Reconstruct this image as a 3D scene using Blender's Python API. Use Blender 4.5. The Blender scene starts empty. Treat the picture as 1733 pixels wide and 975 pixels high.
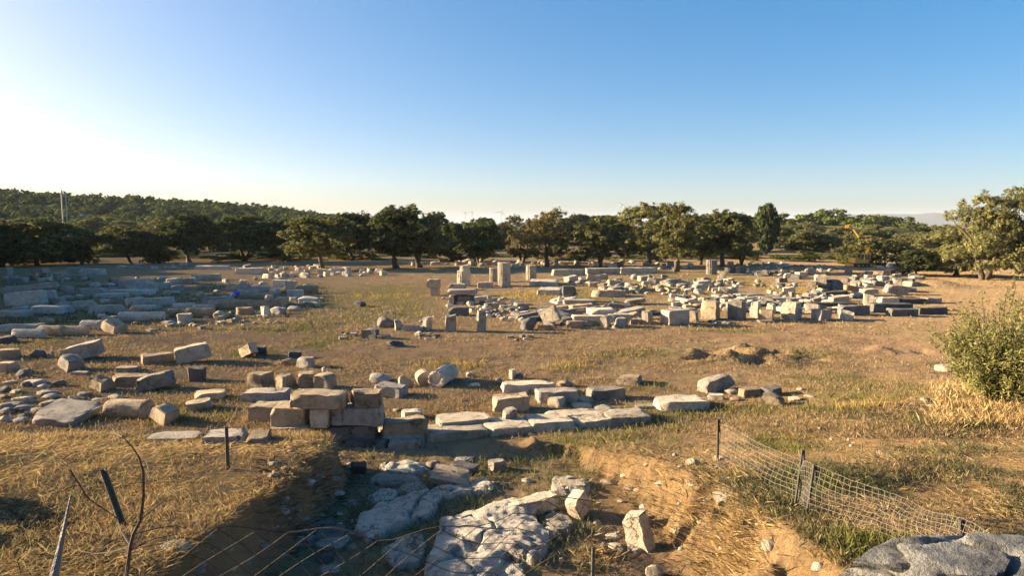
import bpy, bmesh, math, random
import numpy as np
from mathutils import Vector, Matrix, noise as mnoise

scene = bpy.context.scene
COL = scene.collection
random.seed(7)
RNG = np.random.default_rng(11)

# ------------------------------------------------------------------ camera
F = 1150.0                     # focal length in pixels of the 1733 px wide photograph
CAM = Vector((0.0, 0.0, 4.6))
PITCH = math.radians(5.35)
cam_data = bpy.data.cameras.new("camera")
cam_data.sensor_width = 36.0
cam_data.lens = 36.0 * F / 1733.0
cam_data.clip_start = 0.05
cam_data.clip_end = 40000.0
cam = bpy.data.objects.new("camera", cam_data)
COL.objects.link(cam)
cam.location = CAM
cam.rotation_euler = (math.pi / 2 - PITCH, 0.0, 0.0)
scene.camera = cam

# ------------------------------------------------------------------ sky and sun
SUN_EL = math.radians(14.0)
SUN_AZ = math.radians(-78.0)   # measured from +Y towards +X: the sun is low on the left
world = bpy.data.worlds.new("World")
scene.world = world
world.use_nodes = True
wn, wl = world.node_tree.nodes, world.node_tree.links
wn.clear()
sky = wn.new("ShaderNodeTexSky")
sky.sky_type = 'NISHITA'
sky.sun_disc = False
sky.sun_elevation = SUN_EL
sky.sun_rotation = SUN_AZ
sky.altitude = 0.0
sky.air_density = 0.6
sky.dust_density = 2.0
sky.ozone_density = 1.0
bg = wn.new("ShaderNodeBackground")
bg.inputs['Strength'].default_value = 0.084
wo = wn.new("ShaderNodeOutputWorld")
hsv = wn.new("ShaderNodeHueSaturation")
hsv.inputs['Saturation'].default_value = 2.0
gam = wn.new("ShaderNodeGamma")
gam.inputs['Gamma'].default_value = 0.62
wl.new(sky.outputs['Color'], gam.inputs['Color'])
wl.new(gam.outputs['Color'], hsv.inputs['Color'])
wl.new(hsv.outputs['Color'], bg.inputs['Color'])
wl.new(bg.outputs['Background'], wo.inputs['Surface'])

sun_data = bpy.data.lights.new("sun", 'SUN')
sun_data.energy = 5.0
sun_data.angle = math.radians(0.5)
sun_data.color = (1.0, 0.77, 0.49)
sun = bpy.data.objects.new("sun", sun_data)
COL.objects.link(sun)
_sd = Vector((math.sin(SUN_AZ) * math.cos(SUN_EL), math.cos(SUN_AZ) * math.cos(SUN_EL), math.sin(SUN_EL)))
sun.rotation_euler = (-_sd).to_track_quat('-Z', 'Y').to_euler()
sun.location = (-30, 20, 40)

scene.view_settings.view_transform = 'Standard'
scene.view_settings.look = 'None'
scene.view_settings.exposure = 2.25
scene.view_settings.gamma = 1.0
scene.view_settings.use_curve_mapping = False
scene.render.engine = 'CYCLES'
scene.cycles.max_bounces = 6
scene.cycles.diffuse_bounces = 3
scene.cycles.transmission_bounces = 3
scene.cycles.volume_bounces = 0
scene.cycles.use_adaptive_sampling = True

# ------------------------------------------------------------------ numeric helpers
def sstep(a, b, x):
    t = np.clip((np.asarray(x, float) - a) / (b - a), 0.0, 1.0)
    return t * t * (3 - 2 * t)

def _hash(ix, iy, s):
    v = (ix * 374761393 + iy * 668265263 + s * 982451653) & 0x7fffffff
    v = (v ^ (v >> 13)) * 1274126177 & 0x7fffffff
    v = v ^ (v >> 16)
    return (v & 0xffff) / 65535.0

def vnoise(x, y, s=0):
    x = np.asarray(x, float); y = np.asarray(y, float)
    ix = np.floor(x).astype(np.int64); iy = np.floor(y).astype(np.int64)
    fx = x - ix; fy = y - iy
    fx = fx * fx * (3 - 2 * fx); fy = fy * fy * (3 - 2 * fy)
    a = _hash(ix, iy, s); b = _hash(ix + 1, iy, s)
    c = _hash(ix, iy + 1, s); d = _hash(ix + 1, iy + 1, s)
    return (a * (1 - fx) + b * fx) * (1 - fy) + (c * (1 - fx) + d * fx) * fy

def fbm(x, y, s=0, o=4):
    r = 0.0; a = 0.5
    for k in range(o):
        r = r + a * (vnoise(x, y, s + k * 17) - 0.5)
        x = np.asarray(x) * 2.03 + 3.1; y = np.asarray(y) * 2.03 + 1.7; a *= 0.5
    return r

# rim lines of the trench that is cut into the near bank
TR_Y = [4.0, 6.5, 8.0, 9.4, 11.6, 12.6, 13.4]
TR_L = [-3.0, -3.3, -3.25, -3.1, -3.15, -3.6, -4.6]
TR_RY = [4.0, 7.0, 8.0, 9.0, 10.0, 10.8, 11.6, 12.4, 13.2, 14.0]
TR_R = [3.6, 3.2, 2.95, 2.75, 2.6, 2.45, 2.1, 1.65, 1.2, 0.4]

def H(x, y):
    x = np.asarray(x, float); y = np.asarray(y, float)
    r = np.hypot(x, y)
    th = np.degrees(np.arctan2(x, np.maximum(y, 1e-6)))
    near = 1 - sstep(60, 120, r)
    z = near * (0.10 * fbm(x * 0.12, y * 0.12, 3) + 0.10 * fbm(x * 0.55, y * 0.55, 5, 3) + 0.05 * fbm(x * 2.3, y * 2.3, 9, 3))
    z = z + (1 - near) * 0.6 * fbm(x * 0.02, y * 0.02, 21, 3)
    # temple mound, sand mound, little pits in the field
    z = z + 0.28 * np.exp(-(((x - 9) / 9.0) ** 2 + ((y - 47) / 8.0) ** 2))
    z = z + 0.5 * np.exp(-(((x - 31.5) / 1.9) ** 2 + ((y - 50.5) / 1.3) ** 2))
    pit = np.exp(-(((x - 8.3) / 2.2) ** 4 + ((y - 23.6) / 1.2) ** 4))
    z = z + pit * (1.5 * fbm(x * 1.1, y * 1.3, 31, 3) - 0.10)
    pit = np.exp(-(((x - 14.0) / 1.3) ** 2 + ((y - 24.6) / 0.7) ** 2))
    z = z + pit * (0.8 * fbm(x * 1.4, y * 1.6, 33, 3))
    # near banks
    wob = 0.55 * fbm(x * 0.8, y * 0.3, 41, 3) + 0.35 * fbm(x * 3.1, y * 1.1, 42, 3)
    zb = 0.75 + np.maximum(0, 12.2 - y) * 0.10 + 1.3 * (1 - sstep(0, 5, y)) + 0.22 * fbm(x * 0.5, y * 0.5, 43, 3)
    endl = 1 - sstep(12.0, 12.9, y + wob)
    ye = 15.2 + 6.3 * sstep(3.0, 9.0, x)
    endr = 1 - sstep(9.2, 1.0, 0) * 0 - sstep(0, 1, (y + wob - 9.6) / (ye - 9.6))
    side = sstep(-1.0, 1.0, x)
    bank = zb * (endl * (1 - side) + endr * side)
    bank = bank + side * 0.25 * np.exp(-(((x - 10.5) / 2.5) ** 2 + ((y - 15.5) / 2.0) ** 2))
    xl = np.interp(y, TR_Y, TR_L) + 0.30 * fbm(y * 1.3, x * 0.2, 51, 3)
    xr = np.interp(y, TR_RY, TR_R) + 0.45 * fbm(y * 1.5, x * 0.3, 53, 3)
    wr = 0.40 + 0.17 * np.maximum(0, 11 - y)
    tm = sstep(-0.05, 0.32, x - xl) * (1 - sstep(0, 1, (x - (xr - wr)) / wr)) * sstep(4.6, 6.4, y)
    floor = 0.02 + np.maximum(0, 12.4 - y) * 0.075
    bank = bank * (1 - tm) + np.minimum(bank, floor) * tm
    wallband = tm * (1 - tm) * 4
    z = z + tm * (y < 14) * (.10 * fbm(x * 2.6, y * 2.6, 71, 4) + .05 * fbm(x * 8, y * 8, 73, 2))
    z = z + bank + wallband * (y < 14) * (0.60 * fbm(x * 3.1, y * 3.1, 57, 4) + 0.6 * fbm(x * 1.4, y * 2.6, 58, 3))
    # far land: forested hill on the left, low rise behind the grove, distant mountains
    prof = np.interp(th, [-60, -45, -37, -30, -24, -19, -15, -11, -7], [19, 19.0, 18.0, 16.0, 14.5, 11.5, 7.5, 3.0, 0])
    z = z + prof * sstep(190, 440, r) * (1 - 0.75 * sstep(600, 1200, r)) + sstep(200, 300, r) * (1 - sstep(900, 1500, r)) * 3.0 * fbm(x * 0.012, y * 0.012, 61, 3)
    prof = np.interp(th, [-6, 3, 12, 19, 22, 29, 31.5, 33.5], [0, 1.6, 2.0, 3.0, 4.3, 4.0, 2.2, 0])
    z = z + prof * sstep(115, 200, r) * (1 - sstep(230, 420, r))
    m = np.interp(th, [14, 24, 28, 30.5, 31.8, 33.5, 37, 45], [0, 60, 95, 88, 98, 74, 60, 30])
    z = z + (m + 30 * fbm(th * 0.5, r * 0.0008, 67, 3)) * sstep(5200, 6300, r) * (m > 0)
    return z

def ray(px, py):
    a = (px - 866.5) / F; b = -(py - 487.5) / F
    c, s = math.cos(PITCH), math.sin(PITCH)
    d = Vector((a, c + b * s, -s + b * c))
    return d / d.y                      # y component = 1, so a point is CAM + d * depth

_T = np.concatenate([np.arange(1.5, 40, 0.03), np.arange(40, 120, 0.1), np.arange(120, 900, 0.5)])
def at(px, py, D=None):
    """ground point under a pixel (or the point of its ray at depth D)"""
    d = ray(px, py)
    if D is None:
        zz = CAM.z + d.z * _T
        k = int(np.argmax(zz <= H(d.x * _T, _T)))
        D = float(_T[k]) if k else 900.0
    return Vector((d.x * D, D, CAM.z + d.z * D))

def gh(x, y):
    return float(H(np.array([x]), np.array([y]))[0])

# ------------------------------------------------------------------ object helpers
def mesh_obj(name, verts, faces, mat, parent=None, smooth=None, loc=None):
    me = bpy.data.meshes.new(name)
    me.from_pydata([tuple(v) for v in verts] if not isinstance(verts, np.ndarray) else verts.tolist(), [], faces if isinstance(faces, list) else faces.tolist())
    me.update()
    if mat:
        me.materials.append(mat)
    if smooth is not None:
        me.polygons.foreach_set('use_smooth', [True] * len(me.polygons))
        if smooth < 170:
            me.set_sharp_from_angle(angle=math.radians(smooth))
    o = bpy.data.objects.new(name, me)
    COL.objects.link(o)
    if parent:
        o.parent = parent
    if loc is not None:
        o.location = loc
    return o

def quads_obj(name, V, nper, mat, parent=None, loc=None):
    """fast mesh of many separate n-gons, V of shape (n, nper, 3)"""
    n = V.shape[0]
    me = bpy.data.meshes.new(name)
    me.vertices.add(n * nper); me.loops.add(n * nper); me.polygons.add(n)
    me.vertices.foreach_set('co', V.reshape(-1).astype(np.float32))
    me.loops.foreach_set('vertex_index', np.arange(n * nper, dtype=np.int32))
    me.polygons.foreach_set('loop_start', np.arange(0, n * nper, nper, dtype=np.int32))
    me.update(calc_edges=True)
    me.materials.append(mat)
    o = bpy.data.objects.new(name, me)
    COL.objects.link(o)
    if parent: o.parent = parent
    if loc is not None: o.location = loc
    return o

def tag(o, label=None, cat=None, group=None, kind=None):
    if label: o['label'] = label
    if cat: o['category'] = cat
    if group: o['group'] = group
    if kind: o['kind'] = kind
    return o

def empty(name, loc, label, cat, group=None, rz=0.0):
    o = bpy.data.objects.new(name, None)
    o.empty_display_size = 0.3
    COL.objects.link(o)
    o.location = loc; o.rotation_euler = (0, 0, rz)
    return tag(o, label, cat, group)

class MB:
    """collects boxes and tubes into one mesh"""
    def __init__(s): s.v = []; s.f = []
    def box(s, c, d, rot=None):
        n = len(s.v); c = Vector(c)
        for z in (-.5, .5):
            for y in (-.5, .5):
                for x in (-.5, .5):
                    p = Vector((x * d[0], y * d[1], z * d[2]))
                    if rot: p = rot @ p
                    s.v.append(c + p)
        s.f += [[n+0, n+2, n+3, n+1], [n+4, n+5, n+7, n+6], [n+0, n+1, n+5, n+4], [n+2, n+6, n+7, n+3], [n+0, n+4, n+6, n+2], [n+1, n+3, n+7, n+5]]
        return s
    def tube(s, pts, rad, k=8, cap=True, wob=0.0):
        pts = [Vector(p) for p in pts]; n0 = len(s.v); m = len(pts)
        rad = rad if isinstance(rad, (list, tuple)) else [rad] * m
        for i, p in enumerate(pts):
            t = (pts[min(i + 1, m - 1)] - pts[max(i - 1, 0)]).normalized()
            a = t.cross(Vector((0, 1, 0)) if abs(t.y) < 0.8 else Vector((1, 0, 0))).normalized(); b = t.cross(a)
            for j in range(k):
                q = 2 * math.pi * j / k
                rr = rad[i] * (1 + wob * math.sin(3 * q + i * 0.9) + wob * 0.7 * math.sin(5 * q - i * 1.7))
                s.v.append(p + (a * math.cos(q) + b * math.sin(q)) * rr)
        for i in range(m - 1):
            for j in range(k):
                s.f.append([n0 + i*k + j, n0 + i*k + (j+1) % k, n0 + (i+1)*k + (j+1) % k, n0 + (i+1)*k + j])
        if cap:
            s.f.append([n0 + j for j in range(k)][::-1]); s.f.append([n0 + (m-1)*k + j for j in range(k)])
        return s
    def build(s, name, mat, parent=None, smooth=None, loc=None):
        return mesh_obj(name, s.v, s.f, mat, parent, smooth, loc)

# ------------------------------------------------------------------ materials
def new_mat(name):
    m = bpy.data.materials.new(name); m.use_nodes = True
    nt = m.node_tree; nt.nodes.clear()
    out = nt.nodes.new('ShaderNodeOutputMaterial')
    return m, nt, out

def nd(nt, t, **kw):
    n = nt.nodes.new(t)
    for k, v in kw.items():
        if k in n.inputs: n.inputs[k].default_value = v
        else: setattr(n, k, v)
    return n

def ramp(nt, fac, stops):
    r = nt.nodes.new('ShaderNodeValToRGB')
    e = r.color_ramp.elements
    while len(e) < len(stops): e.new(0.5)
    for i, (p, c) in enumerate(stops):
        e[i].position = p
        e[i].color = (c, c, c, 1) if not isinstance(c, (tuple, list)) else (*c, 1)
    nt.links.new(fac, r.inputs['Fac'])
    return r.outputs['Color']

def mixc(nt, a, b, fac, mode='MIX'):
    m = nt.nodes.new('ShaderNodeMix'); m.data_type = 'RGBA'; m.blend_type = mode
    for s, v in ((m.inputs[6], a), (m.inputs[7], b), (m.inputs[0], fac)):
        if hasattr(v, 'is_output') or isinstance(v, bpy.types.NodeSocket): nt.links.new(v, s)
        else: s.default_value = (*v, 1) if isinstance(v, tuple) else v
    return m.outputs[2]

def noise_n(nt, vec, scale, detail=4, rough=0.6, out='Fac'):
    n = nt.nodes.new('ShaderNodeTexNoise')
    n.inputs['Scale'].default_value = scale; n.inputs['Detail'].default_value = detail; n.inputs['Roughness'].default_value = rough
    if vec is not None: nt.links.new(vec, n.inputs['Vector'])
    return n.outputs[out]

def stone_mat(name, a, b, dark, lichen=0.45, cracks=.8):
    m, nt, out = new_mat(name)
    tc = nd(nt, 'ShaderNodeTexCoord'); oi = nd(nt, 'ShaderNodeObjectInfo')
    off = nd(nt, 'ShaderNodeVectorMath', operation='MULTIPLY_ADD')
    cx = nd(nt, 'ShaderNodeCombineXYZ')
    for k in range(3): nt.links.new(oi.outputs['Random'], cx.inputs[k])
    nt.links.new(cx.outputs[0], off.inputs[0]); off.inputs[1].default_value = (37, 53, 71)
    nt.links.new(tc.outputs['Object'], off.inputs[2])
    v = off.outputs[0]
    c = mixc(nt, a, b, ramp(nt, noise_n(nt, v, 2.6, 5, 0.65), [(0.35, 0.0), (0.65, 1.0)]))
    # dark lichen and weathering stains, pale chips
    l1 = ramp(nt, noise_n(nt, v, 5.5, 7, 0.72), [(0.50, 0.0), (0.66, 1.0)])
    c = mixc(nt, c, dark, mixc(nt, (0, 0, 0), (lichen,) * 3, l1))
    l2 = ramp(nt, noise_n(nt, v, 17, 5, 0.7), [(0.56, 0.0), (0.70, 1.0)])
    c = mixc(nt, c, tuple(x * 0.55 for x in dark), mixc(nt, (0, 0, 0), (0.55,) * 3, l2))
    l3 = ramp(nt, noise_n(nt, v, 9, 6, 0.75), [(0.66, 0.0), (0.74, 1.0)])
    c = mixc(nt, c, (0.50, 0.46, 0.38), mixc(nt, (0, 0, 0), (0.5,) * 3, l3))
    wv = nd(nt, 'ShaderNodeVectorMath', operation='MULTIPLY_ADD'); nt.links.new(noise_n(nt, v, 3.5, 4, .7, 'Color'), wv.inputs[0]); wv.inputs[1].default_value = (.5, .5, .5); nt.links.new(v, wv.inputs[2])
    vo = nd(nt, 'ShaderNodeTexVoronoi', feature='DISTANCE_TO_EDGE', Scale=1.7); nt.links.new(wv.outputs[0], vo.inputs['Vector'])
    ck = ramp(nt, vo.outputs['Distance'], [(0.0, 1.0), (0.022, 0.0)])
    ckm = nd(nt, 'ShaderNodeMath', operation='MULTIPLY'); nt.links.new(ck, ckm.inputs[0]); nt.links.new(ramp(nt, noise_n(nt, v, 1.3, 2), [(.5, 0.0), (.58, cracks)]), ckm.inputs[1])
    c = mixc(nt, c, tuple(x * 0.35 for x in dark), ckm.outputs[0])
    hs = nd(nt, 'ShaderNodeHueSaturation')
    mr = nd(nt, 'ShaderNodeMapRange'); nt.links.new(oi.outputs['Random'], mr.inputs[0])
    mr.inputs[3].default_value = 0.68; mr.inputs[4].default_value = 1.22
    nt.links.new(mr.outputs[0], hs.inputs['Value']); nt.links.new(c, hs.inputs['Color'])
    p = nd(nt, 'ShaderNodeBsdfPrincipled', Roughness=0.92)
    p.inputs['Specular IOR Level'].default_value = 0.15
    nt.links.new(hs.outputs[0], p.inputs['Base Color'])
    bp = nd(nt, 'ShaderNodeBump', Strength=1.0, Distance=0.05)
    hh = nd(nt, 'ShaderNodeMath', operation='ADD')
    nt.links.new(noise_n(nt, v, 7, 6, 0.7), hh.inputs[0]); nt.links.new(noise_n(nt, v, 38, 4, 0.7), hh.inputs[1])
    h2 = nd(nt, 'ShaderNodeMath', operation='SUBTRACT'); nt.links.new(hh.outputs[0], h2.inputs[0]); nt.links.new(ckm.outputs[0], h2.inputs[1])
    nt.links.new(h2.outputs[0], bp.inputs['Height'])
    nt.links.new(bp.outputs[0], p.inputs['Normal'])
    nt.links.new(p.outputs[0], out.inputs[0])
    return m

STONE = {
    'g': stone_mat('grey_marble', (0.414, 0.370, 0.308), (0.280, 0.255, 0.218), (0.09, 0.083, 0.073), .6),
    'w': stone_mat('warm_limestone', (0.504, 0.398, 0.274), (0.347, 0.274, 0.188), (0.115, 0.092, 0.068), .55),
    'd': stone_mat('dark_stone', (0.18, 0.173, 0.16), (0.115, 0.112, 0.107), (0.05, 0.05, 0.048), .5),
    'p': stone_mat('pale_marble', (0.605, 0.521, 0.398), (0.448, 0.386, 0.297), (0.15, 0.132, 0.11), .5),
    'm': stone_mat('column_marble', (0.56, 0.515, 0.44), (0.43, 0.395, 0.335), (0.19, 0.18, 0.165), .45, .5),
    'f': stone_mat('fissured_grey_rock', (0.29, 0.285, 0.27), (0.105, 0.11, 0.115), (0.045, 0.047, 0.05), .85, 0.0),
    'k': stone_mat('bedrock', (0.45, 0.405, 0.34), (0.31, 0.28, 0.24), (0.10, 0.09, 0.077), .75),
}

def leaf_mat(name, cols, trans=0.3, var=0.5, patchy=0.0):
    m, nt, out = new_mat(name)
    g = nd(nt, 'ShaderNodeNewGeometry'); oi = nd(nt, 'ShaderNodeObjectInfo')
    n = len(cols)
    c = ramp(nt, g.outputs['Random Per Island'], [(i / max(1, n - 1), cols[i]) for i in range(n)])
    hs = nd(nt, 'ShaderNodeHueSaturation'); mr = nd(nt, 'ShaderNodeMapRange')
    nt.links.new(oi.outputs['Random'], mr.inputs[0]); mr.inputs[3].default_value = 1 - var / 2; mr.inputs[4].default_value = 1 + var / 2
    nt.links.new(mr.outputs[0], hs.inputs['Value']); nt.links.new(c, hs.inputs['Color'])
    if patchy:
        pc = nd(nt, 'ShaderNodeHueSaturation')
        pm = nd(nt, 'ShaderNodeMapRange'); nt.links.new(noise_n(nt, g.outputs['Position'], .11, 3, .7), pm.inputs[0])
        pm.inputs[1].default_value = .3; pm.inputs[2].default_value = .7; pm.inputs[3].default_value = 1 - patchy; pm.inputs[4].default_value = 1 + patchy
        nt.links.new(pm.outputs[0], pc.inputs['Value']); nt.links.new(hs.outputs[0], pc.inputs['Color']); hs = pc
    d = nd(nt, 'ShaderNodeBsdfDiffuse'); t = nd(nt, 'ShaderNodeBsdfTranslucent'); mx = nd(nt, 'ShaderNodeMixShader', Fac=trans)
    nt.links.new(hs.outputs[0], d.inputs['Color']); nt.links.new(hs.outputs[0], t.inputs['Color'])
    nt.links.new(d.outputs[0], mx.inputs[1]); nt.links.new(t.outputs[0], mx.inputs[2])
    nt.links.new(mx.outputs[0], out.inputs[0])
    return m

def plain_mat(name, col, rough=0.7, metal=0.0, nscale=8, namp=0.35):
    m, nt, out = new_mat(name)
    tc = nd(nt, 'ShaderNodeTexCoord')
    c = mixc(nt, tuple(x * (1 - namp) for x in col), tuple(min(1, x * (1 + namp)) for x in col), noise_n(nt, tc.outputs['Object'], nscale, 5, 0.7))
    p = nd(nt, 'ShaderNodeBsdfPrincipled', Roughness=rough, Metallic=metal)
    nt.links.new(c, p.inputs['Base Color'])
    bp = nd(nt, 'ShaderNodeBump', Strength=0.5, Distance=0.02)
    nt.links.new(noise_n(nt, tc.outputs['Object'], nscale * 3, 4, 0.7), bp.inputs['Height']); nt.links.new(bp.outputs[0], p.inputs['Normal'])
    nt.links.new(p.outputs[0], out.inputs[0])
    return m

M_OLIVE = leaf_mat('olive_leaves', [(0.058, 0.072, 0.029), (0.104, 0.117, 0.046), (0.156, 0.159, 0.068), (0.234, 0.215, 0.104)], .42)
M_LIGHTLEAF = leaf_mat('light_olive_leaves', [(0.078, 0.086, 0.034), (0.137, 0.140, 0.055), (0.202, 0.195, 0.081), (0.286, 0.260, 0.124)], 0.42)
M_PALEOLIVE = leaf_mat('dry_olive_leaves', [(0.075, 0.070, 0.030), (0.130, 0.115, 0.050), (0.190, 0.160, 0.080)], 0.35)
M_DARKLEAF = leaf_mat('dark_leaves', [(0.029, 0.044, 0.018), (0.055, 0.075, 0.031), (0.098, 0.117, 0.049), (0.156, 0.163, 0.078)], .4)
M_PINE = leaf_mat('pine_needles', [(0.065, 0.091, 0.026), (0.111, 0.137, 0.039), (0.169, 0.189, 0.065)], 0.15)
M_HILLLEAF = leaf_mat('maquis_leaves', [(0.055, 0.078, 0.029), (0.098, 0.124, 0.044), (0.150, 0.163, 0.065)], 0.3, .5, .55)
M_BUSH = leaf_mat('bush_leaves', [(0.14, 0.145, 0.045), (0.24, 0.23, 0.08), (0.35, 0.325, 0.15)], 0.4)
M_STRAW = leaf_mat('straw', [(0.20, 0.13, 0.058), (0.33, 0.23, 0.105), (0.46, 0.36, 0.19), (0.34, 0.235, 0.105)], 0.3)
M_STRAWMID = leaf_mat('dry_grass_blades', [(0.20, 0.135, 0.07), (0.30, 0.21, 0.115), (0.39, 0.30, 0.17)], 0.3)
M_YGRASS = leaf_mat('yellow_grass_blades', [(0.25, 0.18, 0.05), (0.36, 0.27, 0.08), (0.42, 0.33, 0.12)], 0.35)
M_GREEN = leaf_mat('green_grass_blades', [(0.07, 0.085, 0.02), (0.13, 0.14, 0.035), (0.22, 0.20, 0.06)], 0.35)
M_WEED = leaf_mat('weed_leaves', [(0.06, 0.07, 0.032), (0.12, 0.125, 0.06), (0.22, 0.21, 0.115)], 0.35)
M_BARK = plain_mat('olive_bark', (0.085, 0.065, 0.048), 0.95, 0, 6, 0.6)
M_TWIG = plain_mat('dead_twig', (0.05, 0.035, 0.027), 0.9, 0, 20, 0.5)
M_RUST = plain_mat('rusty_post', (0.06, 0.055, 0.05), 0.7, 0.3, 25, 0.5)
M_GALV = plain_mat('galvanised_wire', (0.17, 0.15, 0.125), 0.7, 0.1, 30, 0.4)
M_OLDWIRE = plain_mat('old_fence_wire', (0.035, 0.027, 0.02), 0.9, 0.0, 30, 0.5)
# ------------------------------------------------------------------ ground sheet
def world_ellipses(lst):
    """(px, py, half width px, half height px) patches of the photo as ground ellipses with an axis in depth"""
    out = []
    for cx, cy, a, b in lst:
        p = at(cx, cy); n = at(cx, cy + b); f = at(cx, cy - b)
        out.append((p.x, (n.y + f.y) / 2, a * p.y / F, max(0.3, (f.y - n.y) / 2)))
    return out

GREEN = world_ellipses([(1180, 700, 150, 16), (1010, 745, 110, 16), (1500, 662, 130, 24), (1600, 720, 90, 20), (1180, 470, 110, 10), (1000, 500, 60, 14), (1400, 700, 60, 14), (1120, 720, 70, 14), (650, 530, 90, 25), (560, 575, 60, 16), (620, 505, 110, 25),
                        (470, 555, 60, 12), (1370, 600, 70, 9), (1080, 600, 80, 8), (60, 582, 40, 8), (1380, 815, 70, 20), (1480, 930, 90, 25),
                        (300, 700, 120, 25), (850, 795, 60, 22), (1320, 755, 60, 16), (1250, 560, 80, 6), (420, 600, 50, 8), (1100, 655, 40, 10)])
YELLOW = world_ellipses([(965, 622, 45, 9), (660, 503, 60, 5), (1080, 490, 110, 12), (1330, 490, 50, 8), (900, 500, 70, 10), (1250, 478, 60, 6),
                         (760, 620, 60, 6), (1480, 690, 80, 8)])
BARE = world_ellipses([(600, 600, 240, 14), (330, 575, 200, 10), (1250, 570, 250, 10), (1500, 590, 110, 20), (800, 585, 120, 8)])

def patch(x, y, lst, warp=0.5):
    r = np.zeros_like(np.asarray(x, float))
    n = fbm(np.asarray(x) * 0.9, np.asarray(y) * 0.9, 91, 3) * warp * 2
    for cx, cy, a, b in lst:
        r = np.maximum(r, 1 - sstep(0.55, 1.25, np.hypot((x - cx) / a, (y - cy) / b) + n))
    return r

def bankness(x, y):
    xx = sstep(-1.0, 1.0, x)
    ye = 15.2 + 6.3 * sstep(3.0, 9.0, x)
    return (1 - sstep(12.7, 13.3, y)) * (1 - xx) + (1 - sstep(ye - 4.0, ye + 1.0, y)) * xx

rr = [1.2]
while rr[-1] < 26: rr.append(rr[-1] * 1.0062 + 0.002)
while rr[-1] < 120: rr.append(rr[-1] * 1.014)
while rr[-1] < 9000: rr.append(rr[-1] * 1.05)
rr = np.array([0.02, 0.6] + rr)
tt = np.radians(np.concatenate([np.arange(-180, -70, 10.0), np.arange(-70, -41, 1.0), np.arange(-41, 41, 0.24), np.arange(41, 70, 1.0), np.arange(70, 181, 10.0)]))
R_, T_ = np.meshgrid(rr, tt, indexing='ij')
GX, GY = R_ * np.sin(T_), R_ * np.cos(T_)
GZ = H(GX, GY)
GZ = np.where(np.abs(T_) > math.radians(75), np.minimum(GZ, 3.0), GZ)
nr, nt_ = R_.shape
idx = np.arange(nr * nt_).reshape(nr, nt_)
fa = np.stack([idx[:-1, :-1], idx[:-1, 1:], idx[1:, 1:], idx[1:, :-1]], -1).reshape(-1, 4)
fa = fa[:, ::-1]
me = bpy.data.meshes.new('ground')
V = np.stack([GX, GY, GZ], -1).reshape(-1, 3)
me.vertices.add(len(V)); me.loops.add(len(fa) * 4); me.polygons.add(len(fa))
me.vertices.foreach_set('co', V.reshape(-1).astype(np.float32))
me.loops.foreach_set('vertex_index', fa.reshape(-1).astype(np.int32))
me.polygons.foreach_set('loop_start', np.arange(0, len(fa) * 4, 4, dtype=np.int32))
me.update(calc_edges=True)
me.polygons.foreach_set('use_smooth', [True] * len(fa))
att = me.attributes.new('zone', 'FLOAT_COLOR', 'POINT')
x, y = V[:, 0], V[:, 1]
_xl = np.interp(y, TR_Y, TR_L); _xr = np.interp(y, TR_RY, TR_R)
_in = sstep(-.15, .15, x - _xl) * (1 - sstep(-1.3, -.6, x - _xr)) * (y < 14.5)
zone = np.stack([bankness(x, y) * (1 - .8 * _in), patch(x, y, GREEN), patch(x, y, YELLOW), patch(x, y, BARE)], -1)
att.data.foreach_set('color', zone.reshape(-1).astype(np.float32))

m, nt, out = new_mat('dry_ground')
geo = nd(nt, 'ShaderNodeNewGeometry'); pos = geo.outputs['Position']
az = nd(nt, 'ShaderNodeAttribute', attribute_name='zone')
sep = nd(nt, 'ShaderNodeSeparateColor'); nt.links.new(az.outputs['Color'], sep.inputs[0])
soil = mixc(nt, (0.28, 0.18, 0.105), (0.40, 0.275, 0.165), ramp(nt, noise_n(nt, pos, 0.7, 6, 0.65), [(0.3, 0.0), (0.7, 1.0)]))
soil = mixc(nt, soil, (0.16, 0.10, 0.062), ramp(nt, noise_n(nt, pos, 5.0, 6, 0.7), [(0.56, 0.0), (0.74, 0.8)]))
dry = mixc(nt, (0.29, 0.22, 0.11), (0.41, 0.33, 0.175), noise_n(nt, pos, 9.0, 5, 0.7))
grassy = ramp(nt, noise_n(nt, pos, 1.3, 7, 0.72), [(0.44, 0.0), (0.60, 0.75)])
gb = nd(nt, 'ShaderNodeMath', operation='SUBTRACT', use_clamp=True)
nt.links.new(grassy, gb.inputs[0]); nt.links.new(az.outputs['Alpha'], gb.inputs[1])
c = mixc(nt, soil, dry, gb.outputs[0])
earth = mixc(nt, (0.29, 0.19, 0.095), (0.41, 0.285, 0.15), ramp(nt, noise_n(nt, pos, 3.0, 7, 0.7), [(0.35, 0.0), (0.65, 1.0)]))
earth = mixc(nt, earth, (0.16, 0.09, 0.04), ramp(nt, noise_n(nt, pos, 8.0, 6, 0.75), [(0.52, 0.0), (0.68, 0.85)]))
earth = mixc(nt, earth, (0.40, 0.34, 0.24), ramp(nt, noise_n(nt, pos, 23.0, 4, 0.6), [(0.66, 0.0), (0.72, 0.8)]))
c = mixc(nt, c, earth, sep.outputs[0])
gm = nd(nt, 'ShaderNodeMath', operation='MULTIPLY'); nt.links.new(sep.outputs[1], gm.inputs[0])
nt.links.new(ramp(nt, noise_n(nt, pos, 2.2, 6, 0.7), [(0.35, 0.1), (0.6, 0.8)]), gm.inputs[1])
c = mixc(nt, c, mixc(nt, (0.12, 0.115, 0.04), (0.24, 0.215, 0.08), noise_n(nt, pos, 12, 4, 0.7)), gm.outputs[0])
ym = nd(nt, 'ShaderNodeMath', operation='MULTIPLY'); nt.links.new(sep.outputs[2], ym.inputs[0])
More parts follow.
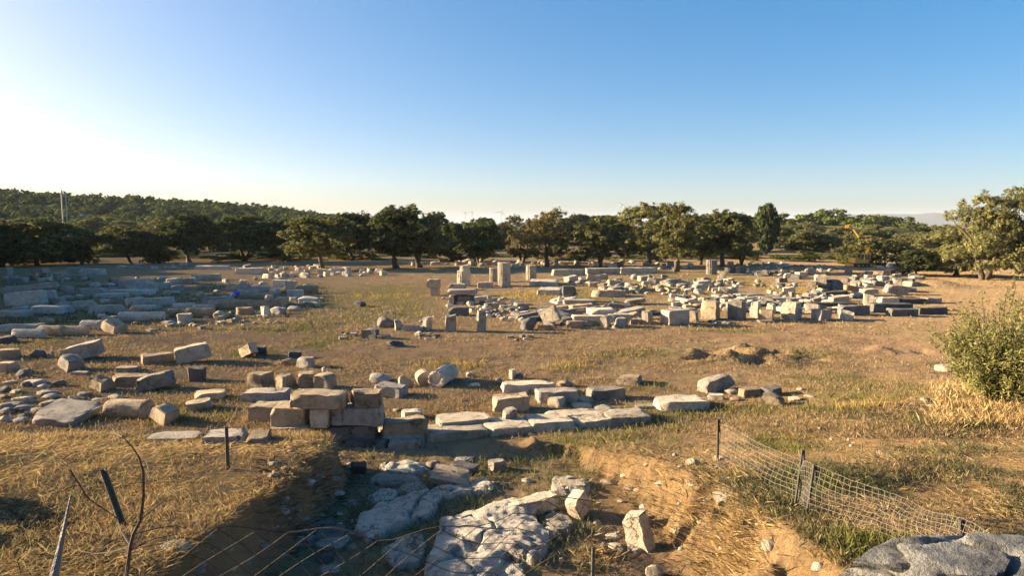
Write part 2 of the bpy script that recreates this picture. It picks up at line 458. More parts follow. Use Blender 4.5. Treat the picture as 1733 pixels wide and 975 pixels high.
nt.links.new(ramp(nt, noise_n(nt, pos, 3.2, 6, 0.7), [(0.35, 0.2), (0.6, 0.85)]), ym.inputs[1])
c = mixc(nt, c, (0.34, 0.25, 0.085), ym.outputs[0])
# the plain and hills beyond the site: scrub and pale fields
ln = nd(nt, 'ShaderNodeVectorMath', operation='LENGTH'); nt.links.new(pos, ln.inputs[0])
fm = nd(nt, 'ShaderNodeMapRange'); nt.links.new(ln.outputs['Value'], fm.inputs[0])
fm.inputs[1].default_value = 90; fm.inputs[2].default_value = 180
far = mixc(nt, (0.07, 0.075, 0.035), (0.24, 0.185, 0.10), ramp(nt, noise_n(nt, pos, 0.035, 6, 0.6), [(0.42, 0.0), (0.62, 1.0)]))
c = mixc(nt, c, far, fm.outputs[0])
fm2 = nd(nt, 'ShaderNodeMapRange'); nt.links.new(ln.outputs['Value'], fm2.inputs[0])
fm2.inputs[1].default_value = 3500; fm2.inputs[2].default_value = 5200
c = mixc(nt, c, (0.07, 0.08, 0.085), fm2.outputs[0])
p = nd(nt, 'ShaderNodeBsdfDiffuse', Roughness=1.0)
nt.links.new(c, p.inputs['Color'])
b1 = nd(nt, 'ShaderNodeBump', Strength=1.0, Distance=0.16)
nt.links.new(noise_n(nt, pos, 3.0, 8, 0.75), b1.inputs['Height'])
b2 = nd(nt, 'ShaderNodeBump', Strength=1.0, Distance=0.035)
nt.links.new(noise_n(nt, pos, 14.0, 6, 0.75), b2.inputs['Height']); nt.links.new(b1.outputs[0], b2.inputs['Normal'])
nt.links.new(b2.outputs[0], p.inputs['Normal'])
nt.links.new(p.outputs[0], out.inputs[0])
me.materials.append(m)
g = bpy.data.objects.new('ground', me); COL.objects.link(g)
tag(g, 'dry brown earth of the excavation field with a trench cut into the near bank', kind='structure')
M_GROUND = m

# ------------------------------------------------------------------ foliage builders
def rnd_unit(n):
    v = RNG.normal(size=(n, 3)); return v / np.linalg.norm(v, axis=1)[:, None]

def leaf_quads(C, N, size, aspect=1.8, jit=0.6):
    """one folded-free quad per centre, facing roughly along N"""
    n = len(C)
    N = N + jit * rnd_unit(n); N /= np.linalg.norm(N, axis=1)[:, None]
    a = np.cross(N, rnd_unit(n)); a /= np.linalg.norm(a, axis=1)[:, None] + 1e-9
    b = np.cross(N, a)
    s = size * RNG.uniform(0.6, 1.35, n)[:, None]
    l = a * s * aspect * 0.5; w = b * s * 0.5
    return np.stack([C - l, C + w * 0.8 - l * 0.1, C + l, C - w * 0.8 + l * 0.1], 1)

def crown_verts(lobes, clumps, leaves, clump_r, leaf, up=0.25, thin=0.0):
    """lobes: list of (x, y, z, r, flat). leaf clumps over the lobes' shells, gaps between them"""
    out = []
    for (lx, ly, lz, r, fl) in lobes:
        k = max(4, int(clumps * (r * r) / 0.04))
        d = rnd_unit(k); d[:, 2] = np.where(d[:, 2] < -0.35, -d[:, 2] * 0.6, d[:, 2])
        rad = r * (1 - 0.45 * RNG.random(k) ** 2.0) * RNG.uniform(0.86, 1.16, k)
        c = np.array([lx, ly, lz]) + d * rad[:, None] * np.array([1, 1, fl])
        keep = RNG.random(k) > thin
        for cc, dd in zip(c[keep], d[keep]):
            n = int(leaves * RNG.uniform(0.6, 1.4))
            q = rnd_unit(n) * (RNG.random(n) ** 0.5)[:, None] * clump_r * RNG.uniform(0.6, 1.3)
            q[:, 2] *= 0.75
            nn = dd[None, :] * 0.8 + q / clump_r * 0.7 + np.array([0, 0, up])
            out.append(leaf_quads(cc + q, nn, leaf))
    return np.concatenate(out)

def dome_lobes(n, seed, spread=0.36, rmin=0.10, rmax=0.19, zlo=0.34, flat=0.8, round_=1.0):
    """crown outline of unit width and unit height: lobes pushed to the outside of a dome"""
    rg = random.Random(seed); L = []
    tries = 0
    while len(L) < n and tries < 4000:
        tries += 1
        a = rg.uniform(0, 2 * math.pi); u = rg.random() ** 0.6
        z = rg.uniform(zlo, 0.90)
        lim = spread * (max(0.05, 1 - ((z - 0.52) / 0.50) ** 2)) ** 0.5 * round_
        r = rg.uniform(rmin, rmax) * (1.05 - 0.35 * abs(z - 0.55))
        p = (u * lim * math.cos(a), u * lim * math.sin(a), z - r * 0.3, r, flat)
        if all((p[0]-q[0])**2 + (p[1]-q[1])**2 + (p[2]-q[2])**2 > (0.55 * min(p[3], q[3]) + .03) ** 2 for q in L):
            L.append(p)
    return L

def trunk_mb(seed, stems=2, lean=0.15, girth=0.030, fork=0.30, limbs=3):
    """gnarled olive trunk of unit height with limbs running up into the crown"""
    rg = random.Random(seed); mb = MB()
    for s in range(stems):
        a0 = rg.uniform(0, 6.28); off = 0.05 * (stems > 1)
        bx, by = off * math.cos(a0 + s * 3.14), off * math.sin(a0 + s * 3.14)
        lx, ly = lean * rg.uniform(-1, 1), lean * rg.uniform(-1, 1)
        pts = []; rad = []
        for i in range(7):
            t = i / 6
            pts.append((bx + lx * t + 0.012 * rg.uniform(-1, 1), by + ly * t + 0.012 * rg.uniform(-1, 1), -0.03 + (fork + 0.03) * t))
            rad.append(girth / stems ** 0.4 * (1.75 - 1.6 * t if t < 0.25 else 1.45 - 0.5 * t) * rg.uniform(0.9, 1.1))
        mb.tube(pts, rad, 10, wob=0.16)
        e = Vector(pts[-1])
        for k in range(limbs):
            a = a0 + k * 2.1 + rg.uniform(-.5, .5); sp = rg.uniform(0.14, 0.30)
            top = e + Vector((sp * math.cos(a), sp * math.sin(a), rg.uniform(0.22, 0.42)))
            q = [e - Vector((0, 0, 0.02))]; rd = [girth * 0.62]
            for i in range(1, 6):
                t = i / 5
                pnt = e.lerp(top, t); pnt.z = e.z + (top.z - e.z) * t ** 0.8
                pnt += Vector((rg.uniform(-1, 1), rg.uniform(-1, 1), rg.uniform(-1, 1))) * 0.018
                q.append(pnt); rd.append(girth * (0.62 - 0.5 * t))
            mb.tube(q, rd, 7, wob=0.1)
            mid = q[3]
            for _ in range(2):
                tip = mid + Vector((rg.uniform(-.16, .16), rg.uniform(-.16, .16), rg.uniform(.08, .2)))
                mb.tube([mid, mid.lerp(tip, .5) + Vector((.01, .01, 0)), tip], [girth * .3, girth * .2, girth * .07], 5)
    return mb

def crown_mesh(name, V, mat):
    o = quads_obj(name, V, 4, mat); me = o.data
    bpy.data.objects.remove(o)
    return me

def trunk_mesh(name, mb, mat):
    o = mb.build(name, mat, smooth=180); me = o.data
    bpy.data.objects.remove(o)
    return me

OLIVE = [crown_mesh('olive_crown', crown_verts(dome_lobes(34, 100 + k, rmin=.12, rmax=.20, zlo=0.30 + 0.03 * (k % 3)), 52, 20, 0.040, 0.024), M_OLIVE) for k in range(5)]
DARK = [crown_mesh('dark_crown', crown_verts(dome_lobes(36, 150 + k, rmin=.12, rmax=.21, zlo=0.25), 54, 20, 0.040, 0.024), M_DARKLEAF) for k in range(4)]
DROOP = [crown_mesh('drooping_crown', crown_verts(dome_lobes(40, 180 + k, rmin=.12, rmax=.21, zlo=0.12, spread=.40), 54, 20, 0.040, 0.024), M_OLIVE) for k in range(3)]
DRYO = [crown_mesh('dry_crown', crown_verts(dome_lobes(26, 200 + k, zlo=0.22, spread=0.38, rmin=.10, rmax=.18), 46, 18, 0.042, 0.021, thin=0.22), M_PALEOLIVE) for k in range(3)]
LIGHT = [crown_mesh('light_crown', crown_verts(dome_lobes(34, 230 + k, zlo=0.24, rmin=.10, rmax=.19, spread=.38), 50, 20, 0.042, 0.022, thin=0.1), M_LIGHTLEAF) for k in range(3)]
FINE = [crown_mesh('fine_crown', crown_verts(dome_lobes(50, 250 + k, zlo=0.10, rmin=.08, rmax=.17, spread=.40), 62, 30, 0.040, 0.0145, thin=0.14), M_LIGHTLEAF) for k in range(3)]
PINE = [crown_mesh('pine_crown', crown_verts(dome_lobes(30, 300 + k, zlo=0.14, spread=.42, rmin=.12, rmax=.2, flat=.9), 46, 12, 0.04, 0.036), M_PINE) for k in range(3)]
POPL = crown_mesh('poplar_crown', crown_verts([(0.07 * math.sin(j * 2.4), 0.07 * math.cos(j * 2.4), 0.10 + 0.05 * j, .12 + .30 * math.sin(math.pi * (j + 1.2) / 18.5), .30) for j in range(17)], 26, 20, 0.05, 0.036), M_DARKLEAF)
LOWB = [crown_mesh('scrub_crown', crown_verts(dome_lobes(12, 400 + k, zlo=0.10, spread=.40, rmin=.15, rmax=.26), 14, 11, 0.06, 0.05), mt) for k, mt in enumerate((M_HILLLEAF, M_OLIVE, M_GREEN, M_WEED))]
TRUNK = [trunk_mesh('olive_trunk', trunk_mb(500 + k, stems=1 + k % 2), M_BARK) for k in range(6)]
PTRUNK = [trunk_mesh('pine_trunk', trunk_mb(520 + k, stems=1, lean=.05, girth=.016, fork=.45, limbs=4), M_BARK) for k in range(2)]

def tree(name, px, yb, yt, w, crowns, trunks, label, group=None, D=None, rz=None, cat='tree', tr_s=1.0):
    """a tree whose trunk foot stands at the ground under (px, yb); total height and width from the picture"""
    if D is None: p = at(px, yb)
    else:
        p = ray(px, yb); p = Vector((p.x * D, D, 0)); p.z = gh(p.x, D)
    top = CAM.z + ray(px, yt).z * p.y
    h = max(0.5, top - p.z); wd = w * 1.12 * p.y / F
    if D is not None and h < .75 * wd and cat != 'bush':
        h = .75 * wd; p.z = top - h
    o = empty(name, (p.x, p.y, p.z - 0.05), label, cat, group, RNG.uniform(0, 6.28) if rz is None else rz)
    c = bpy.data.objects.new('crown', crowns[int(RNG.integers(len(crowns)))]); COL.objects.link(c); c.parent = o
    c.scale = (wd, wd, h * 1.03)
    if trunks:
        t = bpy.data.objects.new('trunk', trunks[int(RNG.integers(len(trunks)))]); COL.objects.link(t); t.parent = o
        t.scale = (h * tr_s, h * tr_s, h)
    return o

# front row of olive trees, one by one
tree('olive_tree', 64, 449, 362, 145, DROOP, TRUNK, 'broad dark olive tree whose skirts almost reach the ground, leftmost whole tree of the row')
tree('olive_tree', 3, 452, 366, 90, DROOP, TRUNK, 'dark olive tree half cut off by the left edge of the picture')
tree('olive_tree', 138, 447, 384, 62, DROOP, TRUNK, 'low dark olive between the broad leftmost tree and a small round one')
tree('olive_tree', 222, 446, 380, 92, OLIVE, TRUNK, 'small round olive with a single short trunk and a lit pale top')
tree('olive_tree', 322, 444, 358, 92, DARK, TRUNK, 'tall domed dark olive tree just beside the gap with the little house')
tree('olive_tree', 268, 446, 396, 60, DROOP, TRUNK, 'low dark olive between the small round olive and the tall domed one')
tree('olive_tree', 418, 443, 359, 98, DARK, TRUNK, 'dark olive with a thick short trunk, first one past the little house')
tree('olive_tree', 487, 443, 370, 80, DARK, TRUNK, 'dark olive with a trunk leaning towards its wide pale-topped neighbour', tr_s=1.2)
tree('olive_tree', 546, 455, 360, 132, OLIVE, TRUNK, 'wide low olive with a forked trunk and sunlit grey-green crown')
tree('olive_tree', 598, 440, 358, 78, DARK, TRUNK, 'dark olive standing behind the wide forked olive')
tree('olive_tree', 672, 454, 347, 118, DARK, TRUNK, 'tall dark olive, first of two thick trunks side by side', tr_s=1.1)
tree('olive_tree', 712, 453, 346, 105, OLIVE, TRUNK, 'big olive with lit top, second of two thick trunks side by side', tr_s=1.1)
tree('olive_tree', 764, 443, 374, 66, DARK, TRUNK, 'dark olive between the two thick trunks and the tall standing drum')
tree('olive_tree', 812, 451, 371, 86, DARK, TRUNK, 'dark olive behind the tall standing fluted drum')
tree('olive_tree', 884, 449, 360, 76, DRYO, TRUNK, 'brownish half-dry olive with pale sparse foliage, seen above the short drum')
tree('olive_tree', 926, 452, 348, 92, DRYO, TRUNK, 'taller half-dry olive with two thin trunks right of the short standing drum')
tree('olive_tree', 1018, 452, 362, 112, LIGHT, TRUNK, 'spreading olive with two dark trunks, behind the long white step')
tree('olive_tree', 1092, 450, 339, 112, LIGHT, TRUNK, 'tall pale olive with a single stout trunk in front of the far rubble heap', tr_s=1.1)
tree('olive_tree', 1141, 460, 338, 96, LIGHT, TRUNK, 'tall slender olive with a knob-shaped top and a dark leaning trunk')
tree('olive_tree', 1184, 448, 374, 62, LIGHT, TRUNK, 'small olive with crossing thin trunks beside the farthest standing drum')
tree('olive_tree', 1222, 452, 354, 96, OLIVE, TRUNK, 'olive with a pale sunlit bole just behind the farthest standing drum')
tree('olive_tree', 1254, 449, 372, 60, LIGHT, TRUNK, 'slim olive with a dark trunk between the pale-boled olive and the dark poplar')
tree('poplar', 1296, 428, 343, 42, [POPL], PTRUNK, 'dark green egg-shaped poplar rising above the olive crowns', D=105)
tree('olive_tree', 1489, 447, 397, 104, LIGHT, TRUNK, 'broad olive with a thick dark trunk just behind the yellow excavator', D=77)
tree('olive_tree', 1446, 447, 402, 72, LIGHT, TRUNK, 'pale bushy olive under the raised excavator arm', D=79)
tree('olive_tree', 1552, 468, 420, 72, DARK, TRUNK, 'small dark olive with a thin trunk standing alone on bare earth')
tree('olive_tree', 1618, 467, 384, 105, FINE, TRUNK, 'leaning olive with a split pale trunk beside the lone small dark olive', tr_s=1.2)
tree('olive_tree', 1668, 462, 322, 128, FINE, TRUNK, 'large sunlit olive towering above the green bush', D=56)
tree('olive_tree', 1752, 465, 298, 130, FINE, TRUNK, 'tallest olive, cut off by the right edge of the picture', D=54)
# shading trees outside the picture to the left
for (x_, y_, h_, w_) in [(-40.5, 43, 8.2, 9), (-43, 49, 8.6, 9), (-47.5, 54.5, 8.4, 9), (-53, 61, 8, 9), (-58, 68, 7.5, 9), (-40, 37, 6.6, 8), (-37, 32, 4.6, 6), (-50, 49, 8, 9)]:
    o = empty('olive_tree', (x_, y_, gh(x_, y_)), 'olive tree whose long shadow falls over the shaded stones', 'tree', 'olive trees shading the column field')
    c = bpy.data.objects.new('crown', DROOP[int(RNG.integers(3))]); COL.objects.link(c); c.parent = o; c.scale = (w_, w_, h_)
    t = bpy.data.objects.new('trunk', TRUNK[int(RNG.integers(6))]); COL.objects.link(t); t.parent = o; t.scale = (h_, h_, h_)

for (x_, y_, h_, w_) in [(-9.2, 8.0, 1.15, 2.2), (-8.4, 7.0, 1.0, 1.8)]:  # bushes outside the view, added only for the shade they throw on the left bank
    o = empty('scrub_bush', (x_, y_, gh(x_, y_) - .05), 'dark scrub bush out of view on the left bank, added to cast shade over the straw', 'bush', 'unseen scrub bushes added to shade the left bank')
    c = bpy.data.objects.new('crown', DROOP[0]); COL.objects.link(c); c.parent = o; c.scale = (w_, w_, h_)
# the grove behind, two to three rows deep
G2 = 'olives of the grove behind the front row'
for k, px in enumerate(range(-30, 1640, 38)):
    D = 104 + 22 * RNG.random()
    if 352 < px < 388 or 1280 < px < 1310: continue
    top = 386 - 22 * RNG.random() ** 2 + (10 if px < 300 else 0) + (14 if px > 1280 else 0)
    tree('olive_tree', px + 12 * RNG.uniform(-1, 1), 425, top, 68 * RNG.uniform(.8, 1.2), OLIVE + LIGHT + DARK[:1], TRUNK,
         'rounded olive tree in the grove behind the front row', G2, D=D)
G3 = 'trees on the low rise behind the grove'
for px in [758, 790, 818, 850, 962, 985, 1006, 1034, 1062, 1120, 1162, 1190, 1232, 1262]:
    tree('round_tree', px + 4 * RNG.uniform(-1, 1), 400, 361 + 6 * RNG.uniform(-1, 1) + (10 if px < 900 else 0), 44 * RNG.uniform(.85, 1.2), DARK + OLIVE[:2], TRUNK,
         'small dark round tree on the skyline behind the grove', G3, D=185 + 20 * RNG.random())
G4 = 'umbrella pines on the low rise'
for px, tp, w in [(1322, 360, 44), (1340, 366, 46), (1364, 360, 52), (1386, 358, 50), (1404, 353, 62), (1424, 362, 46), (1448, 366, 40), (1466, 362, 46), (1484, 360, 52), (1506, 366, 50), (1528, 366, 44), (1548, 374, 66), (1352, 376, 40), (1416, 372, 40)]:
    tree('umbrella_pine', px, 392, tp + 1, w, PINE, PTRUNK, 'flat-topped umbrella pine on the skyline rise', G4, D=178 + 26 * RNG.random(), cat='pine tree')
G5 = 'pale olives on the slope below the pines'
for px, tp, w in [(1312, 392, 44), (1335, 398, 48), (1362, 388, 46), (1372, 402, 40), (1395, 392, 50), (1418, 400, 46), (1530, 392, 50), (1560, 394, 54), (1590, 392, 56), (1615, 398, 46), (1345, 408, 44), (1388, 410, 40), (1330, 380, 40)]:
    tree('olive_tree', px, 426, tp, w, LIGHT + OLIVE, TRUNK, 'pale bushy olive on the slope below the umbrella pines', G5, D=108 + 34 * RNG.random())
for k in range(34):
    px = 1300 + k * 9.2 + 5 * RNG.uniform(-1, 1)
    if 1425 < px < 1460: continue
    tree('olive_tree', px, 405, RNG.uniform(378, 396), 40 * RNG.uniform(.8, 1.3), LIGHT + OLIVE + PINE[:1], TRUNK, 'pale bushy olive on the slope below the umbrella pines', G5, D=135 + 45 * RNG.random())
for k in range(26):
    px = 1296 + k * 11.0 + 4 * RNG.uniform(-1, 1)
    tree('olive_tree', px, 405, RNG.uniform(374, 384), 38 * RNG.uniform(.8, 1.3), LIGHT + OLIVE + PINE, TRUNK, 'pale bushy olive on the slope below the umbrella pines', G5, D=168 + 14 * RNG.random())
# trees at the foot of the wooded hill
G6 = 'pale trees at the foot of the wooded hill'
for px in range(-40, 640, 27):
    tree('round_tree', px + 8 * RNG.uniform(-1, 1), 400, 376 - 12 * RNG.random() + (px > 430) * 10, 46 * RNG.uniform(.8, 1.3), OLIVE + LIGHT + PINE[:1], TRUNK,
         'pale round tree at the foot of the wooded hill', G6, D=150 + 70 * RNG.random())
# scrub under the crowns
G7 = 'low scrub under the olive row'
for k in range(52):
    px = -10 + k * 33 + 12 * RNG.uniform(-1, 1)
    if 1425 < px < 1490: continue
    D = 84 + 14 * RNG.random()
    tree('scrub_bush', px, 440, 440 - RNG.uniform(6, 19), RNG.uniform(34, 66), LOWB[:2] + DARK[:1], None, 'low dark scrub bush under the olive crowns', G7, D=D, cat='bush')
G8 = 'bright green scrub at the edge of the grove'
for px in [20, 300, 385, 468, 480, 520, 578, 632, 975, 1190, 1275, 1330, 1350, 1378, 1404, 1425, 1510, 1520]:
    tree('scrub_bush', px + 5 * RNG.uniform(-1, 1), 443, 428 + 5 * RNG.random(), RNG.uniform(24, 46), LOWB[2:], None, 'light green scrub bush at the edge of the grove', G8, D=80 + 12 * RNG.random(), cat='bush')

# the wood that covers the hill
blob = []
n = 0
base = crown_verts(dome_lobes(9, 77, zlo=0.08, spread=.36, rmin=.2, rmax=.3), 6, 9, 0.10, 0.12)
while n < 2300:
    th = math.radians(RNG.uniform(-44, -6)); r = 215 + 330 * RNG.random() ** 0.8
    x_, y_ = r * math.sin(th), r * math.cos(th)
    if H(x_, y_) < 1.0 + RNG.random(): continue
    s = RNG.uniform(3.0, 6.5); a = RNG.uniform(0, 6.28)
    b = base.copy()
    rot = np.array([[math.cos(a), -math.sin(a), 0], [math.sin(a), math.cos(a), 0], [0, 0, 1]])
    blob.append((b @ rot.T) * np.array([s, s, s * RNG.uniform(.55, .85)]) + np.array([x_, y_, gh(x_, y_) - 0.3])); n += 1
w_ = quads_obj('woods', np.concatenate(blob), 4, M_HILLLEAF)
tag(w_, 'dense green scrub wood covering the low hill beyond the grove', 'wood', kind='stuff')

# ------------------------------------------------------------------ haze
m, nt, out = new_mat('haze_air')
pv = nd(nt, 'ShaderNodeVolumePrincipled')
pv.inputs['Color'].default_value = (0.72, 0.82, 1.0, 1); pv.inputs['Density'].default_value = 0.00007
nt.links.new(pv.outputs[0], out.inputs['Volume'])
hz = MB().box((0, 4000, 62), (20000, 20000, 150)).build('haze', m)
tag(hz, 'thin evening haze over the plain', kind='stuff')
# ------------------------------------------------------------------ stones
def _cube_topology():
    t = [-1, -.94, -.78, -.5, -.2, .12, .42, .7, .93, 1]
    n = len(t); ids = {}; vs = []; fs = []
    def vid(i, j, k):
        if (i, j, k) not in ids:
            ids[(i, j, k)] = len(vs); vs.append((t[i], t[j], t[k]))
        return ids[(i, j, k)]
    e = n - 1
    for a in range(e):
        for b in range(e):
            fs.append([vid(a, b, 0), vid(a, b+1, 0), vid(a+1, b+1, 0), vid(a+1, b, 0)])
            fs.append([vid(a, b, e), vid(a+1, b, e), vid(a+1, b+1, e), vid(a, b+1, e)])
            fs.append([vid(a, 0, b), vid(a+1, 0, b), vid(a+1, 0, b+1), vid(a, 0, b+1)])
            fs.append([vid(a, e, b), vid(a, e, b+1), vid(a+1, e, b+1), vid(a+1, e, b)])
            fs.append([vid(0, a, b), vid(0, a, b+1), vid(0, a+1, b+1), vid(0, a+1, b)])
            fs.append([vid(e, a, b), vid(e, a+1, b), vid(e, a+1, b+1), vid(e, a, b+1)])
    return np.array(vs), fs
CUBE_V, CUBE_F = _cube_topology()
def _ico(sub):
    b = bmesh.new(); bmesh.ops.create_icosphere(b, subdivisions=sub, radius=1)
    v = np.array([q.co[:] for q in b.verts]); f = [[q.index for q in p.verts] for p in b.faces]; b.free(); return v, f
ICO3 = _ico(4); ICO2 = _ico(3)

def n3(V, s, seed):
    out = np.empty((len(V), 3)); o = Vector((seed * 1.37, seed * 2.11, seed * .73))
    for i, v in enumerate(V):
        out[i] = mnoise.noise_vector(Vector(v) * s + o)
    return out

def cut(V, nrm, d):
    """flatten everything beyond a plane onto it: a broken face"""
    nrm = np.array(nrm, float); nrm /= np.linalg.norm(nrm)
    t = V @ nrm - d
    V -= np.outer(np.maximum(t, 0), nrm)
    return V

def stone_verts(kind, L, W, Hh, seed, rough=1.0, cuts=None, full=False):
    rg = np.random.default_rng(seed + 4000)
    if kind in 'bs':
        V = CUBE_V.copy(); F_ = CUBE_F
        # chipped arrises: pull edge points inwards by uneven amounts
        on = (np.abs(V) > 0.99).sum(1)
        k = (rg.uniform(0.006, 0.03, len(V)) + 0.05 * np.maximum(0, n3(V, 2.4, seed + 31)[:, 0])) * rough
        mn = min(L, W, Hh)
        half = np.array([L, W, Hh]) / 2
        P = V * half
        inward = np.where(np.abs(V) > 0.99, np.sign(V), 0)
        P -= inward * (np.where(on >= 2, k, 0) * min(1.0, mn / 0.35 + .2))[:, None]
        P *= 1 + (V[:, 2:3] * rg.uniform(-.05, .03)) * np.array([1, 1, 0])
        P[:, 2] += P[:, 0] / max(L, .1) * Hh * rg.uniform(-.09, .09) * (V[:, 2] > 0) * rough * (0.15 if full else 1)
        P[:, 0] += P[:, 1] * rg.uniform(-.10, .10) * (0.2 if full else 1)
        nc = rg.integers(2, 5) if cuts is None else cuts + 1
        for _ in range(nc):
            d = np.array([rg.choice([-1, 1]) * rg.uniform(.3, 1), rg.choice([-1, 1]) * rg.uniform(.1, 1), rg.uniform(-.1, 1.0)])
            sup = np.abs(d / np.linalg.norm(d)) @ half
            P = cut(P, d, sup * rg.uniform(0.72, 0.93))
        P += n3(P, 2.2, seed) * 0.045 * rough * min(1, mn / .3) + n3(P, 6, seed + 5) * 0.018 * rough * min(1, mn / .3) + n3(P, 15, seed + 7) * 0.006 * rough
        return P, F_, 32
    if kind == 'r':
        V, F_ = ICO3 if max(L, W, Hh) > 0.9 else ICO2
        V = V.copy(); half = np.array([L, W, Hh]) / 2
        V += n3(V, 1.1, seed) * 0.30
        for _ in range(9):
            d = rg.normal(size=3); V = cut(V, d, rg.uniform(.58, .92))
        V += n3(V, 3.2, seed + 3) * 0.05
        V /= np.abs(V).max(0)
        return V * half, F_, 28
    # column drum, axis along z, fluted
    nl = 20; per = 5; nth = nl * per; nz = 9; R = 0.5
    th = np.arange(nth) / nth * 2 * math.pi
    ph = (np.arange(nth) % per) / per
    fl = 1 - 0.085 * np.sin(np.pi * ph) ** 0.8 * rough
    zs = np.concatenate([[-.5, -.485], np.linspace(-.40, .40, nz - 4), [.485, .5]])
    V = []
    for i, z in enumerate(zs):
        q = 0.965 if i in (0, len(zs) - 1) else 1.0
        for t, f in zip(th, fl): V.append((R * f * q * math.cos(t), R * f * q * math.sin(t), z))
    F_ = []
    for i in range(len(zs) - 1):
        for j in range(nth): F_.append([i*nth + j, i*nth + (j+1) % nth, (i+1)*nth + (j+1) % nth, (i+1)*nth + j])
    for i, flip in ((0, True), (len(zs) - 1, False)):
        rings = [i * nth]
        for q in (.6, .12):
            rings.append(len(V))
            for t in th: V.append((R * q * math.cos(t), R * q * math.sin(t), zs[i] - (0.03 if q < .2 else 0) * (1 if not flip else -1)))
        for a, b in zip(rings, rings[1:]):
            for j in range(nth):
                f = [a + j, a + (j+1) % nth, b + (j+1) % nth, b + j]
                F_.append(f[::-1] if flip else f)
        f = [rings[-1] + j for j in range(nth)]
        F_.append(f[::-1] if flip else f)
    V = np.array(V) * np.array([L, W, Hh])
    for _ in range(2 if cuts is None else cuts):
        d = np.array([rg.uniform(-1, 1), rg.uniform(-1, 1), rg.choice([-1, 1]) * rg.uniform(.4, 1.2)])
        d /= np.linalg.norm(d)
        V = cut(V, d, (math.hypot(d[0] * L, d[1] * W) + abs(d[2]) * Hh) / 2 * rg.uniform(.80, .93))
    V += n3(V, 3.0, seed) * 0.022 + n3(V, 10.0, seed + 9) * 0.007
    return V, F_, 40

NAMES = {'b': ('stone_block', 'stone block'), 's': ('stone_slab', 'stone slab'), 'r': ('boulder', 'boulder'),
         'c': ('column_drum', 'column drum'), 'd': ('column_drum', 'column drum'), 'e': ('column_drum', 'column drum')}
SEED = [0]
WD = 13.75

def stone(kind, x0, x1, y0, y1, tint='g', label=None, yaw=0.0, dep=None, D=None, full=False, roll=0.0, pitch=0.0, group=None,
          sink=None, rough=1.0, cuts=None, name=None, cat=None, h=None):
    """a stone that fills the picture box x0..x1, y0..y1 of the photo; its foot stands on the ground (or on the ray at depth D)"""
    SEED[0] += 1; seed = SEED[0]
    rg = random.Random(seed)
    p = at((x0 + x1) / 2, y1, D)
    sc = p.y / F
    w = (x1 - x0) * sc; tot = (y1 - y0) * sc
    ya = math.radians(yaw)
    slope = (CAM.z - p.z) / p.y
    if kind == 'e':                                   # drum seen end-on, axis running away from the viewer
        dep = dep or 1.2
        hh = h or max(.2, tot - dep * slope); L = W = min(w, hh * 1.15); Hh = dep
    elif kind == 'd':                                 # drum lying across the view
        Dm = h or max(0.15, tot * 0.97); L = W = Dm; Hh = max(Dm * .5, (w - Dm * abs(math.sin(ya))) / max(.3, math.cos(ya)))
    elif kind == 'c':
        L = W = w; Hh = h or max(.2, tot - w * .35 * slope)
    else:
        if dep is None: dep = min(0.75, max(0.22, 0.62 * w)) if kind == 'b' else min(1.2, max(.3, .6 * w))
        if kind == 'r': dep = min(dep, w * .9)
        W = dep
        L = max(0.25 * w, (w - W * abs(math.sin(ya))) / max(.35, math.cos(ya)))
        fd = dep * math.cos(ya) + L * abs(math.sin(ya))
        Hh = h or (tot if full else max(0.34 * tot, tot - fd * slope * 0.85, 0.06))
    V, F_, sm = stone_verts(kind, L, W, Hh, seed, rough, cuts, full or D == WD)
    if kind in 'de':
        V = V[:, [2, 0, 1]] if kind == 'd' else V[:, [0, 2, 1]]
        F_ = F_ if kind == 'd' else [f[::-1] for f in F_]
        half = (L / 2, L / 2)
        zc = L / 2
        yoff = L / 2 if kind == 'd' else Hh / 2
    else:
        zc = Hh / 2; yoff = (W * abs(math.cos(ya)) + L * abs(math.sin(ya))) / 2
        if kind == 'c': yoff = L / 2
    M = Matrix.Rotation(ya, 3, 'Z') @ Matrix.Rotation(math.radians(pitch), 3, 'X') @ Matrix.Rotation(math.radians(roll), 3, 'Y')
    V = V @ np.array(M).T
    zlow = V[:, 2].min() if kind != 'r' else np.percentile(V[:, 2], 8)
    sk = (0.05 * min(1, tot * 2) if D is None else 0.0) if sink is None else sink
    zb = p.z
    if D is None: zb = min(p.z, gh(p.x, p.y + yoff) + .02)
    nm, ct = NAMES[kind]
    base = V.copy(); base[:, 2] -= zlow
    o = mesh_obj(name or nm, base, F_, STONE[tint], smooth=sm)
    o.location = (p.x * (1 + yoff / p.y * 0), p.y + yoff, zb - sk)
    if D is None or True:
        o.location.x = p.x + p.x / p.y * yoff * 0.5
    tag(o, label, cat or ct, group, 'thing')
    return o

S = stone
